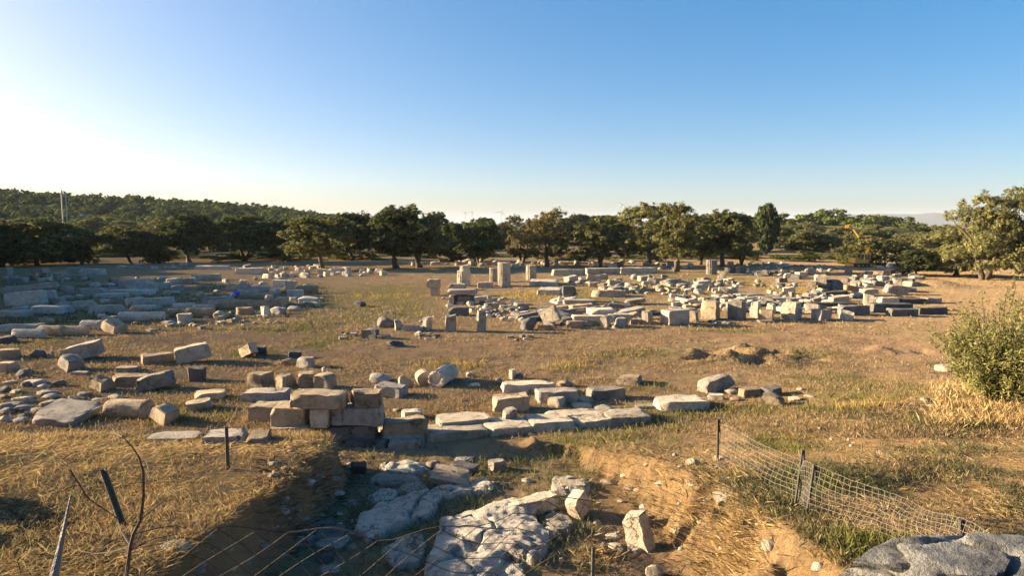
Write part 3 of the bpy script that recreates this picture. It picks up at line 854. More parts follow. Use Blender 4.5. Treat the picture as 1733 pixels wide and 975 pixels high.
# --- the dry-stone ashlar wall over the trench (three courses, each block lies loose on the next)
for a in [
    (491, 586, 663, 695, 'w', 'long rough block at the top of the ashlar wall with a broken corner'),
    (589, 647, 661, 692, 'w', 'short chipped block at the top end of the ashlar wall'),
    (459, 525, 690, 727, 'w', 'wide tan block at the near end of the middle course of the ashlar wall'),
    (525, 561, 694, 726, 'p', 'small square pale tan block in the middle course of the ashlar wall'),
    (563, 650, 690, 724, 'g', 'long grey brown block in the middle course of the ashlar wall'),
    (454, 530, 725, 757, 'w', 'tan bottom course block of the ashlar wall, partly behind the straw bank'),
    (533, 641, 722, 757, 'd', 'dark long block in the bottom course of the ashlar wall')]:
    x0, x1, y0, y1, t, lb = a
    top = y1 < 700
    o = S('b', x0 + 1, x1 - 2.5, y0, y1, t, lb, dep=.55, D=WD + .09 * math.sin(x0 * 1.7), full=not top, h=((y1 - y0) - (2.2 if not top else 7)) * WD / F, cuts=3 if top else 0, rough=1.5 if top else .9)
# footing and the stylobate that runs on from the wall
S('s', 588, 660, 742, 766, 'd', 'dark footing slab half buried under the end of the ashlar wall', D=13.6, dep=.7, h=.2)
S('b', 655, 718, 750, 769, 'g', 'narrow grey kerb block at the foot of the stylobate, beside the ashlar wall', yaw=6, dep=.35, D=13.55, h=.2, cuts=0)
def put_block(A, B, W, Hh, tint, label, rough=.8, cuts=0, gap=.012, zup=0.0, kind='s'):
    """a slab whose front lower edge runs from ground point A to ground point B"""
    SEED[0] += 1
    d = Vector((B.x - A.x, B.y - A.y, 0)); L = d.length - gap; d.normalize(); nrm = Vector((-d.y, d.x, 0))
    V, F_, sm = stone_verts('b', L, W, Hh, SEED[0], rough, cuts)
    c = (A + B) / 2 + nrm * W / 2; a = math.atan2(d.y, d.x)
    V = V @ np.array(Matrix.Rotation(a, 3, 'Z')).T
    o = mesh_obj(NAMES[kind][0], V, F_, STONE[tint], smooth=sm)
    o.location = (c.x, c.y, gh(c.x, c.y) + Hh / 2 + zup)
    return tag(o, label, NAMES[kind][1], None, 'thing')
SA, SB = at(640, 757), at(1112, 716)
cutx = [640, 716, 824, 901, 976, 1037, 1110]
labs = ['first stylobate slab beside the ashlar wall, mostly under a tilted tan block', 'pale pecked stylobate slab, second from the ashlar wall',
        'pale stylobate slab with a small dark hole, third from the ashlar wall', 'pale stylobate slab under the carved cornice block',
        'stylobate slab with a broken far edge, beyond the one under the carved cornice', 'last stylobate slab, half hidden by green weeds']
def on_line(px):
    lo, hi = 0.0, 1.0
    for _ in range(40):
        m_ = (lo + hi) / 2; q = SA.lerp(SB, m_)
        if 866.5 + F * q.x / q.y < px: lo = m_
        else: hi = m_
    return SA.lerp(SB, lo)
for k in range(6):
    put_block(on_line(cutx[k]), on_line(cutx[k + 1]), .78, .30, 'p', labs[k], zup=-.12, rough=.6)

# --- near field, left part
for a in [
    ('b', -14, 27, 588, 609, 'w', 'half block with a lit flat top cut off by the left edge of the picture', dict(yaw=14)),
    ('r', 47, 76, 584, 607, 'd', 'round nearly black boulder beside a light tilted block', {}),
    ('r', 77, 91, 590, 607, 'g', 'small upright grey stone touching the black boulder', {}),
    ('b', 98, 170, 580, 613, 'g', 'large grey tilted block with a broken underside near the black boulder', dict(yaw=20, roll=-14, dep=.7)),
    ('s', 92, 138, 602, 631, 'g', 'long blue-grey slab sliding down from the large tilted block', dict(yaw=-35, roll=18, dep=.5)),
    ('s', 122, 149, 627, 636, 'g', 'thin flat stone on the ground below the blue-grey slab', {}),
    ('b', -18, 24, 609, 633, 'w', 'squared tan block cut off by the left edge, below the half block', dict(yaw=-12)),
    ('r', 24, 55, 616, 641, 'd', 'dark angular stone with one pale corner, beside the squared tan block', {}),
    ('r', 30, 86, 632, 656, 'g', 'long humped grey boulder lying in the left rubble', dict(dep=.5)),
    ('r', 84, 110, 639, 656, 'd', 'brown broken stone at the end of the humped boulder', {}),
    ('b', 233, 288, 594, 619, 'w', 'warm squared block lying corner on beside the big tilted pale block', dict(yaw=32, dep=.55)),
    ('b', 289, 353, 583, 618, 'p', 'big pale tilted block casting a long shadow, beside the warm squared block', dict(yaw=24, roll=-12, dep=.6)),
    ('s', 193, 233, 617, 632, 'w', 'low tan slab behind the two stacked-looking blocks', dict(yaw=12)),
    ('b', 186, 246, 629, 657, 'w', 'long tan block with a flat lit top, in front of a low slab', dict(yaw=10, dep=.5)),
    ('b', 150, 190, 639, 666, 'w', 'tilted block with a bright left edge beside the long tan block', dict(yaw=-24, roll=12)),
    ('b', 224, 291, 632, 665, 'g', 'grey block split by a deep crack, leaning on the long tan block', dict(yaw=18, roll=-13, dep=.5)),
    ('b', 315, 345, 617, 647, 'd', 'upright round-topped stele with a pale top, standing alone', dict(dep=.35, yaw=8, cuts=3)),
    ('b', 324, 379, 656, 681, 'w', 'wedge-ended brown block lying alone past the round-topped stele', dict(yaw=16)),
    ('b', 307, 357, 674, 699, 'w', 'tan block with a split corner tilted towards the rising ground', dict(yaw=22, roll=-9)),
    ('r', 178, 209, 662, 677, 'p', 'small pale rounded stone above the drum-shaped block', {}),
    ('d', 175, 254, 675, 711, 'w', 'thick barrel-shaped unfluted shaft piece lying in the weeds', dict(rough=.15, yaw=-6)),
    ('b', 250, 300, 685, 722, 'w', 'pale tan block leaning against the barrel-shaped shaft piece', dict(yaw=-28, roll=16)),
    ('s', 46, 146, 687, 724, 'g', 'broad flat grey slab with a notch in its upper edge, tilted on stones', dict(yaw=-8, roll=5, pitch=9, dep=1.1, cuts=3)),
    ('s', 112, 198, 727, 742, 'g', 'long pale slab just showing over the straw bank', dict(dep=.35, sink=.07)),
    ('b', 242, 338, 724, 750, 'g', 'long weathered kerb block lying behind the straw bank', dict(yaw=5, dep=.5)),
    ('b', 340, 414, 722, 752, 'g', 'rough-topped kerb block behind the short iron post', dict(yaw=4, dep=.5)),
    ('b', 412, 455, 725, 754, 'w', 'tan chamfered kerb block next to the ashlar wall', dict(yaw=10, dep=.5)),
    ('b', 400, 436, 585, 608, 'w', 'leaning slab-like block propped on a darker block, mid field', dict(yaw=-30, roll=-25, dep=.35)),
    ('b', 430, 450, 584, 603, 'd', 'dark block supporting the leaning slab, mid field', dict(yaw=15)),
    ('b', 485, 510, 592, 608, 'd', 'small dark cube-like block behind two paler stones', dict(yaw=18)),
    ('r', 468, 502, 601, 621, 'w', 'leaning brown stone in front of the small dark cube', {}),
    ('b', 500, 532, 600, 624, 'g', 'grey block with a concave side, last of the loose trio in mid field', dict(yaw=-20, cuts=3)),
    ('b', 418, 458, 625, 657, 'w', 'widest of four squared blocks in a short row, at its left end', dict(yaw=-18, dep=.5, cuts=1)),
    ('b', 465, 496, 626, 659, 'w', 'second of four squared blocks in a short row, narrow and pale topped', dict(yaw=-28, dep=.5, cuts=1)),
    ('b', 502, 532, 624, 657, 'w', 'third of four squared blocks in a short row, its front face in shade', dict(yaw=10, dep=.5, cuts=1)),
    ('b', 530, 566, 627, 660, 'w', 'last of four squared blocks in a short row, with a chipped top', dict(yaw=-12, dep=.5, cuts=2)),
    ('b', 410, 487, 656, 681, 'g', 'long moulded beam with a shaded front, behind the ashlar wall', dict(dep=.5, cuts=0)),
    ('b', 422, 493, 676, 714, 'w', 'rounded tan block half hidden by the top of the ashlar wall', dict(dep=.6)),
]: S(*a[:7], **a[7])
b_ = bpy.data.objects['stone_block'] if 'stone_block' in bpy.data.objects else None
S('r', 544, 552, 620, 631, 'p', 'tiny pale cobble balanced on the last of the four squared blocks', D=at(548, 660).y + .25)

GL = 'broken stones heaped at the edge of the field'
for a in [(-5, 16, 645, 666), (14, 34, 655, 667), (58, 94, 655, 670), (16, 55, 662, 684), (60, 103, 672, 690), (97, 128, 672, 690), (22, 60, 678, 698),
          (25, 54, 693, 710), (127, 154, 656, 674), (128, 160, 674, 686), (152, 178, 670, 679), (-12, 20, 676, 696), (-10, 22, 696, 716), (100, 130, 688, 700),
          (0, 30, 640, 652), (38, 60, 668, 678), (160, 182, 682, 692), (-8, 12, 664, 676), (30, 58, 640, 656), (5, 40, 674, 690), (40, 76, 684, 700), (70, 100, 660, 676), (86, 120, 680, 698), (110, 142, 664, 680), (-6, 24, 682, 702), (18, 46, 700, 718), (142, 168, 676, 688), (60, 84, 645, 658)]:
    S('r', *a, random.Random(a[0] * 7 + a[2]).choice('ggpdg'), 'broken grey stone heaped with others between the flat notched slab and the humped boulder', group=GL, name='field_stone', cat='field stone')
GS = 'pebbles and cobbles scattered over the near bank'

# --- near field, middle part
for a in [
    ('r', 621, 662, 622, 651, 'g', 'grey boulder with a slanted top, first of the row leading to the tilted drum', dict(dep=.6)),
    ('b', 630, 689, 647, 675, 'g', 'broken block with a hollow end lying before the slanted boulder', dict(yaw=-14, roll=6, cuts=3)),
    ('r', 672, 702, 627, 657, 'w', 'rounded tan stone between the slanted boulder and a short drum', {}),
    ('e', 703, 729, 623, 653, 'w', 'short worn drum lying end on beside the long fluted drum', dict(dep=.5, yaw=18, rough=.4)),
    ('e', 733, 765, 611, 657, 'p', 'fluted drum lying end on with a dowel hole in its round face', dict(dep=1.25, yaw=-14, h=.50, cuts=0)),
    ('r', 786, 806, 622, 640, 'w', 'small angular stone behind the white disc-shaped stone', {}),
    ('r', 781, 798, 634, 648, 'g', 'small grey stone next to the white disc-shaped stone', {}),
    ('r', 791, 814, 643, 657, 'p', 'white disc-shaped stone lying just past the fluted drum', dict(dep=.3)),
    ('r', 832, 854, 633, 652, 'g', 'grey round stone behind the long beam with a flat top', {}),
    ('b', 861, 874, 622, 643, 'p', 'small upright block with a sunlit left side, near the long beam', dict(yaw=-35)),
    ('r', 872, 887, 625, 643, 'd', 'dark stone leaning on the small upright block', {}),
    ('b', 848, 940, 642, 668, 'p', 'long flat-topped beam lying across the field, longest of the middle group', dict(yaw=4, dep=.55, cuts=0)),
    ('r', 941, 973, 636, 656, 'w', 'rounded tan boulder at the end of the long flat-topped beam', {}),
    ('b', 830, 897, 664, 699, 'w', 'tall squared block with a crack halfway up its shaded front', dict(yaw=8, dep=.5, cuts=0)),
    ('b', 907, 978, 654, 684, 'g', 'block with a rough shaded front and pale lip, behind the heart-shaped stone', dict(yaw=4, dep=.45, cuts=1)),
    ('b', 993, 1059, 651, 679, 'g', 'grey block in two joined pieces, at the far right of the middle group', dict(yaw=8, dep=.5, cuts=1)),
    ('b', 926, 959, 667, 692, 'p', 'heart-shaped block with one sunlit corner', dict(yaw=-30, cuts=3)),
    ('r', 973, 1009, 663, 684, 'g', 'slanted rounded stone leaning on the grey two-piece block', {}),
    ('b', 846, 876, 684, 722, 'g', 'cone-shaped broken stump of stone standing in front of the cracked block', dict(yaw=20, cuts=3, dep=.4)),
    ('b', 920, 1023, 689, 719, 'p', 'cornice block carved with a row of egg mouldings, lying on the stylobate', dict(yaw=12, dep=.55, rough=1.6, cuts=1)),
    ('b', 966, 1003, 680, 692, 'p', 'thin chipped piece lying on top behind the carved cornice block', dict(yaw=8, dep=.4)),
    ('r', 1004, 1049, 676, 704, 'g', 'rounded grey boulder at the end of the carved cornice block', dict(dep=.6)),
    ('b', 1042, 1091, 631, 654, 'w', 'squared block with a lit flat top and long shadow, standing apart', dict(yaw=-22, dep=.55, cuts=1)),
    ('b', 642, 725, 711, 747, 'w', 'tilted tan block with a sunlit end lying on the first stylobate slab', dict(yaw=12, roll=-4, dep=.5, D=13.9, h=.33)),
    ('b', 677, 716, 690, 712, 'p', 'short pale block lying behind the tilted tan block', dict(yaw=6)),
    ('r', 663, 683, 687, 699, 'g', 'small flat grey stone behind the end of the ashlar wall', {}),
    ('s', 730, 833, 702, 735, 'p', 'long rough-topped slab lying behind the stylobate', dict(yaw=14, roll=-2, dep=.8, h=.26)),
    ('s', 1106, 1200, 676, 698, 'p', 'long thick slab lying in green weeds beyond the stylobate', dict(yaw=8, dep=.8, h=.22)),
    ('s', 1076, 1110, 683, 693, 'g', 'thin buried slab beside the long thick slab in the weeds', {}),
    ('b', 1182, 1247, 637, 667, 'g', 'beam-like block tilted up at one end with a small lit face', dict(yaw=22, roll=-10, dep=.42)),
    ('b', 1198, 1229, 664, 679, 'p', 'low pale block behind the long thick slab', dict(yaw=-16)),
    ('r', 1227, 1255, 653, 669, 'p', 'pale white stone just below the tilted beam-like block', {}),
    ('b', 1251, 1290, 653, 674, 'w', 'brown squared block in the pile by the tilted beam', dict(yaw=10)),
    ('b', 1288, 1328, 650, 672, 'd', 'dark block with a saddle-shaped top at the end of the pile', dict(yaw=20, cuts=3)),
    ('r', 1232, 1256, 668, 680, 'w', 'small tan stone in the weeds below the pale white stone', {}),
    ('s', 1289, 1334, 666, 691, 'w', 'slab sliding diagonally out of the pile towards the weeds', dict(yaw=-26, roll=12, dep=.4)),
    ('r', 1335, 1357, 665, 680, 'p', 'pale angular stone, first of two beyond the diagonal slab', {}),
    ('r', 1362, 1384, 665, 674, 'p', 'pale low stone, second of two beyond the diagonal slab', {}),
    ('s', 1588, 1636, 616, 631, 'p', 'long pale boulder almost touching the green bush', dict(dep=.5)),
    ('r', 1558, 1579, 666, 682, 'g', 'greenish grey stone in the small stone heap beside the bush', {}),
]: S(*a[:7], **a[7])
GH = 'fist-sized pale stones in the small heap beside the bush'
for a in [(1584, 1606, 657, 666), (1611, 1625, 667, 676), (1616, 1633, 674, 684), (1597, 1614, 683, 692), (1558, 1571, 690, 697), (1515, 1528, 680, 690), (1527, 1540, 684, 692),
          (1540, 1556, 679, 688), (1602, 1612, 674, 681), (1570, 1584, 684, 690), (1541, 1552, 670, 676), (1580, 1592, 672, 679), (1596, 1606, 666, 673), (1630, 1644, 690, 697),
          (1700, 1716, 700, 709), (1722, 1738, 706, 716), (1712, 1726, 640, 652), (1718, 1733, 655, 668), (1484, 1502, 763, 771), (1452, 1461, 655, 661), (1349, 1364, 654, 662), (1437, 1444, 752, 758)]:
    S('r', *a, random.Random(a[0]).choice('ppwp'), 'fist-sized pale stone in the stony patch beside the green bush', group=GH, name='cobble', cat='cobble')

# --- trench
for a in [
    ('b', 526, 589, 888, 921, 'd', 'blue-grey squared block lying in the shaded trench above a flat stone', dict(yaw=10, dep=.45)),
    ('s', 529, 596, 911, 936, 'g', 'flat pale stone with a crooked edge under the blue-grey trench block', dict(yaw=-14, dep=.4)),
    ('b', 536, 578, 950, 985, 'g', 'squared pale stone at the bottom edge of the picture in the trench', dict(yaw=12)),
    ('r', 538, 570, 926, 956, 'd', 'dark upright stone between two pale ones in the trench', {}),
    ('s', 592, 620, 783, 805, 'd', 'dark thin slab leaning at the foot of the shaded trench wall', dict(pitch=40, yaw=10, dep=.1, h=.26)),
    ('r', 720, 746, 769, 797, 'g', 'round grey boulder in the trench below the second stylobate slab', {}),
    ('r', 692, 728, 783, 802, 'g', 'low grey stone beside the round trench boulder', {}),
    ('r', 766, 811, 765, 784, 'g', 'blue-grey flat boulder at the back of the trench', dict(dep=.4)),
    ('b', 756, 810, 779, 808, 'd', 'blue-grey angular block in front of the flat trench boulder', dict(yaw=-20, roll=8, cuts=3)),
    ('b', 724, 800, 794, 830, 'w', 'sunlit rectangular tan block sloping in the middle of the trench', dict(yaw=-10, roll=7, dep=.5, pitch=8)),
    ('b', 826, 858, 772, 800, 'g', 'pointed grey stone among dark weeds at the back of the trench', dict(yaw=30, cuts=3)),
    ('b', 845, 952, 822, 882, 'p', 'long beam of stone lying slantwise on the trench bedrock', dict(yaw=27, roll=-5, dep=.30, h=.22, rough=1.3)),
    ('r', 914, 952, 880, 914, 'p', 'pale rounded stone at the edge of the trench bedrock', {}),
    ('b', 958, 1000, 838, 884, 'p', 'thin sunlit upright slab leaning at the right side of the trench', dict(yaw=48, roll=-28, dep=.2, h=.34)),
    ('s', 948, 992, 810, 832, 'p', 'pale flat stone in the corner where the trench meets its lit wall', {}),
    ('r', 964, 998, 820, 844, 'w', 'tan stone half in sun below the lit trench wall', {}),
    ('b', 1058, 1110, 868, 936, 'p', 'tall pale two-faced boulder at the foot of the lit trench wall', dict(yaw=-40, roll=-20, dep=.26, h=.46, cuts=3, rough=1.5)),
    ('s', 1212, 1243, 838, 856, 'p', 'flat pale stone lying alone on the straw below the fence post', dict(roll=-16)),
    ('r', 1232, 1262, 909, 929, 'p', 'pale cobble on the debris slope of the trench', {}),
    ('r', 1262, 1288, 900, 922, 'w', 'tan cobble beside the larger pink-white rock of the debris slope', {}),
    ('r', 1284, 1328, 892, 934, 'p', 'larger pink-white rock near the feet of the paired fence posts', {}),
    ('r', 1372, 1404, 942, 968, 'p', 'pale stone half buried in straw left of the big dark boulder', {}),
    ('r', 1408, 1430, 886, 900, 'w', 'tan stone under the wire netting', {}),
    ('r', 262, 325, 905, 938, 'p', 'pale chalky rock breaking out of the dark bank behind the thin sapling', dict(dep=.3)),
    ('r', 1092, 1126, 940, 985, 'p', 'pale rock at the bottom edge below the tall two-faced boulder', {}),
]: S(*a[:7], **a[7])
def fissured(px0, px1, py, D, label):
    b = bmesh.new(); bmesh.ops.create_icosphere(b, subdivisions=6, radius=1)
    V = np.array([q.co[:] for q in b.verts]); F_ = [[q.index for q in p.verts] for p in b.faces]; b.free()
    rg = np.random.default_rng(77)
    V += n3(V, .9, 5) * .25
    for _ in range(14): V = cut(V, rg.normal(size=3), rg.uniform(.68, .95))
    r = np.array([mnoise.noise(Vector(v * np.array([2.0, 2.0, 5.5])) + Vector((3, 1, 2))) for v in V])
    ridge = -np.maximum(0, .15 - np.abs(r)) * .95
    f = np.array([mnoise.fractal(Vector(v * 4.0), 1.0, 2.0, 5) for v in V]) * .035
    V *= (1 + ridge + f)[:, None]
    V /= np.abs(V).max(0)
    w = (px1 - px0) * D / F; x = ((px0 + px1) / 2 - 866.5) * D / F
    ztop = CAM.z + ray(1700, py).z * (D - .1); g0 = gh(x, D); h = ztop - g0
    V = V * np.array([w / 2, .75, h * .62]); V[:, 2] += h * .38
    V[:, 2] += V[:, 0] * .06
    o = mesh_obj('boulder', V, F_, STONE['f'], smooth=50, loc=(x, D, g0))
    tag(o, label, 'boulder', None, 'thing')
fissured(1450, 1940, 906, 5.1, 'big fissured blue-grey boulder filling the lower right corner of the picture')
GT = 'loose stones sticking out of the trench walls'
rg = random.Random(5)
for k in range(140):
    if k >= 104: px, py = rg.uniform(310, 590), rg.uniform(885, 972)
    elif k < 44: px, py = rg.uniform(1010, 1240), rg.uniform(770, 940)
    else: px, py = rg.uniform(455, 600), rg.uniform(762, 935)
    s = rg.choice((6, 8, 8, 11, 15)) if k < 104 else rg.choice((7, 9, 12, 16))
    S('r', px - s, px + s, py - s * .9, py + s * .4, rg.choice('ppwgw' if k < 44 else 'wgwp'), 'small loose stone sticking out of the trench wall', group=GT, name='loose_stone', cat='loose stone')
for k in range(30):
    px, py = rg.uniform(600, 1000), rg.uniform(800, 960)
    s = rg.choice((5, 7, 10))
    S('r', px - s, px + s, py - s * .7, py + s * .3, rg.choice('gpgd'), 'small loose stone lying between the bedrock slabs of the trench', group='loose stones on the trench floor', name='loose_stone', cat='loose stone')
for k in range(40):
    px, py = rg.uniform(1250, 1733), rg.uniform(720, 960)
    if rg.random() < .35: px, py = rg.uniform(0, 520), rg.uniform(770, 950)
    s = rg.choice((1.5, 2, 3, 4))
    S('r', px - s, px + s, py - s * .7, py + s * .3, rg.choice('pwpg'), 'small pale cobble lying in the straw of the bank', group=GS, name='cobble', cat='cobble')

# --- bedrock slabs on the trench floor: outlines laid on the ground, real thickness
def bedrock(poly, label, thick=0.16, tint='k', step=0.028):
    pts = [at(px, py) for px, py in poly]
    P = np.array([(p.x, p.y) for p in pts])
    x0, y0 = P.min(0) - .05; x1, y1 = P.max(0) + .05
    gx, gy = np.meshgrid(np.arange(x0, x1, step), np.arange(y0, y1, step), indexing='ij')
    wx = gx + .16 * fbm(gx * 2.2, gy * 2.2, 7, 4); wy = gy + .16 * fbm(gx * 2.2 + 9, gy * 2.2, 8, 4)
    inside = np.zeros(gx.shape, bool); dist = np.full(gx.shape, 9.0)
    n = len(P)
    for i in range(n):
        a, b = P[i], P[(i + 1) % n]
        c = ((a[1] > wy) != (b[1] > wy)) & (wx < (b[0] - a[0]) * (wy - a[1]) / (b[1] - a[1] + 1e-12) + a[0])
        inside ^= c
        ab = b - a; t = np.clip(((wx - a[0]) * ab[0] + (wy - a[1]) * ab[1]) / (ab @ ab + 1e-12), 0, 1)
        dist = np.minimum(dist, np.hypot(wx - a[0] - t * ab[0], wy - a[1] - t * ab[1]))
    sd = np.where(inside, dist, -dist)
    g0 = H(gx, gy)
    strata = fbm(gx * 1.2 + gy * .7, gy * 3.2, 77, 4)
    lev = np.round((0.5 + strata) * 5 + .6 * fbm(gx * 6, gy * 6, 78, 3)) / 5 - .5
    top = .62 * thick * (0.75 + 0.25 * sstep(0, .25, sd)) + 0.06 * lev + 0.04 * strata + 0.022 * fbm(gx * 7, gy * 7, 79, 4)
    crack = sstep(0.0, 0.035, np.abs(fbm(gx * 1.6 + 5, gy * 1.1, 83, 3) - .02))
    top = np.maximum(0.03, top) * (0.5 + .5 * crack)
    gz = g0 + np.where(sd > 0, top * sstep(0, .035, sd), 0) - np.where(sd <= 0, .10, 0)
    keep = sd > -0.09
    ids = -np.ones(gx.shape, int); ids[keep] = np.arange(keep.sum())
    V = np.stack([gx[keep], gy[keep], gz[keep]], 1)
    q = np.stack([ids[:-1, :-1], ids[1:, :-1], ids[1:, 1:], ids[:-1, 1:]], -1).reshape(-1, 4)
    q = q[(q >= 0).all(1)]
    c = V.mean(0); c[2] = V[:, 2].min()
    o = mesh_obj('bedrock_slab', V - c, q, STONE[tint], smooth=60, loc=tuple(c))
    return tag(o, label, 'rock slab', None, 'thing')
bedrock([(620, 815), (640, 806), (665, 802), (700, 814), (700, 825), (660, 828), (630, 824)], 'small oval bedrock slab at the far end of the trench floor')
bedrock([(619, 850), (640, 834), (662, 829), (676, 840), (672, 852), (640, 858)], 'small white bedrock slab just below the oval one')
bedrock([(640, 792), (690, 782), (722, 792), (716, 806), (690, 808), (655, 803)], 'pale bedrock slab nearest to the ashlar wall')
bedrock([(700, 806), (728, 828), (722, 838), (690, 846), (668, 838), (682, 816)], 'bedrock slab between the oval slab and the sloping tan block')
bedrock([(934, 816), (962, 812), (998, 818), (1000, 834), (968, 842), (938, 836)], 'pale bedrock slab in the corner below the lit trench wall')
bedrock([(922, 880), (950, 872), (972, 884), (968, 905), (940, 914), (922, 900)], 'pale bedrock slab to the side of the largest one, towards the lit wall')
bedrock([(640, 934), (684, 912), (716, 908), (728, 930), (712, 962), (668, 966)], 'low dusty bedrock slab behind the netting, beside the largest one')
bedrock([(785, 830), (800, 820), (825, 817), (838, 825), (834, 836), (800, 842)], 'low bedrock hump touching the sloping tan block')
bedrock([(606, 878), (640, 862), (662, 860), (684, 850), (702, 842), (752, 828), (802, 832), (800, 842), (748, 852), (742, 870), (726, 884), (690, 896), (662, 906), (618, 930), (604, 908)],
        'large pitted bedrock slab in the upper left of the trench floor', .22)
bedrock([(746, 894), (756, 886), (806, 876), (835, 862), (880, 854), (908, 870), (915, 895), (934, 918), (926, 945), (905, 960), (862, 954), (850, 975), (815, 1000), (712, 1000), (720, 955), (736, 925)],
        'largest white bedrock slab, running from the slanting beam to the bottom edge', .24)
bedrock([(826, 962), (858, 952), (888, 962), (895, 990), (835, 990)], 'narrow curved bedrock slab at the bottom edge of the picture', .14)

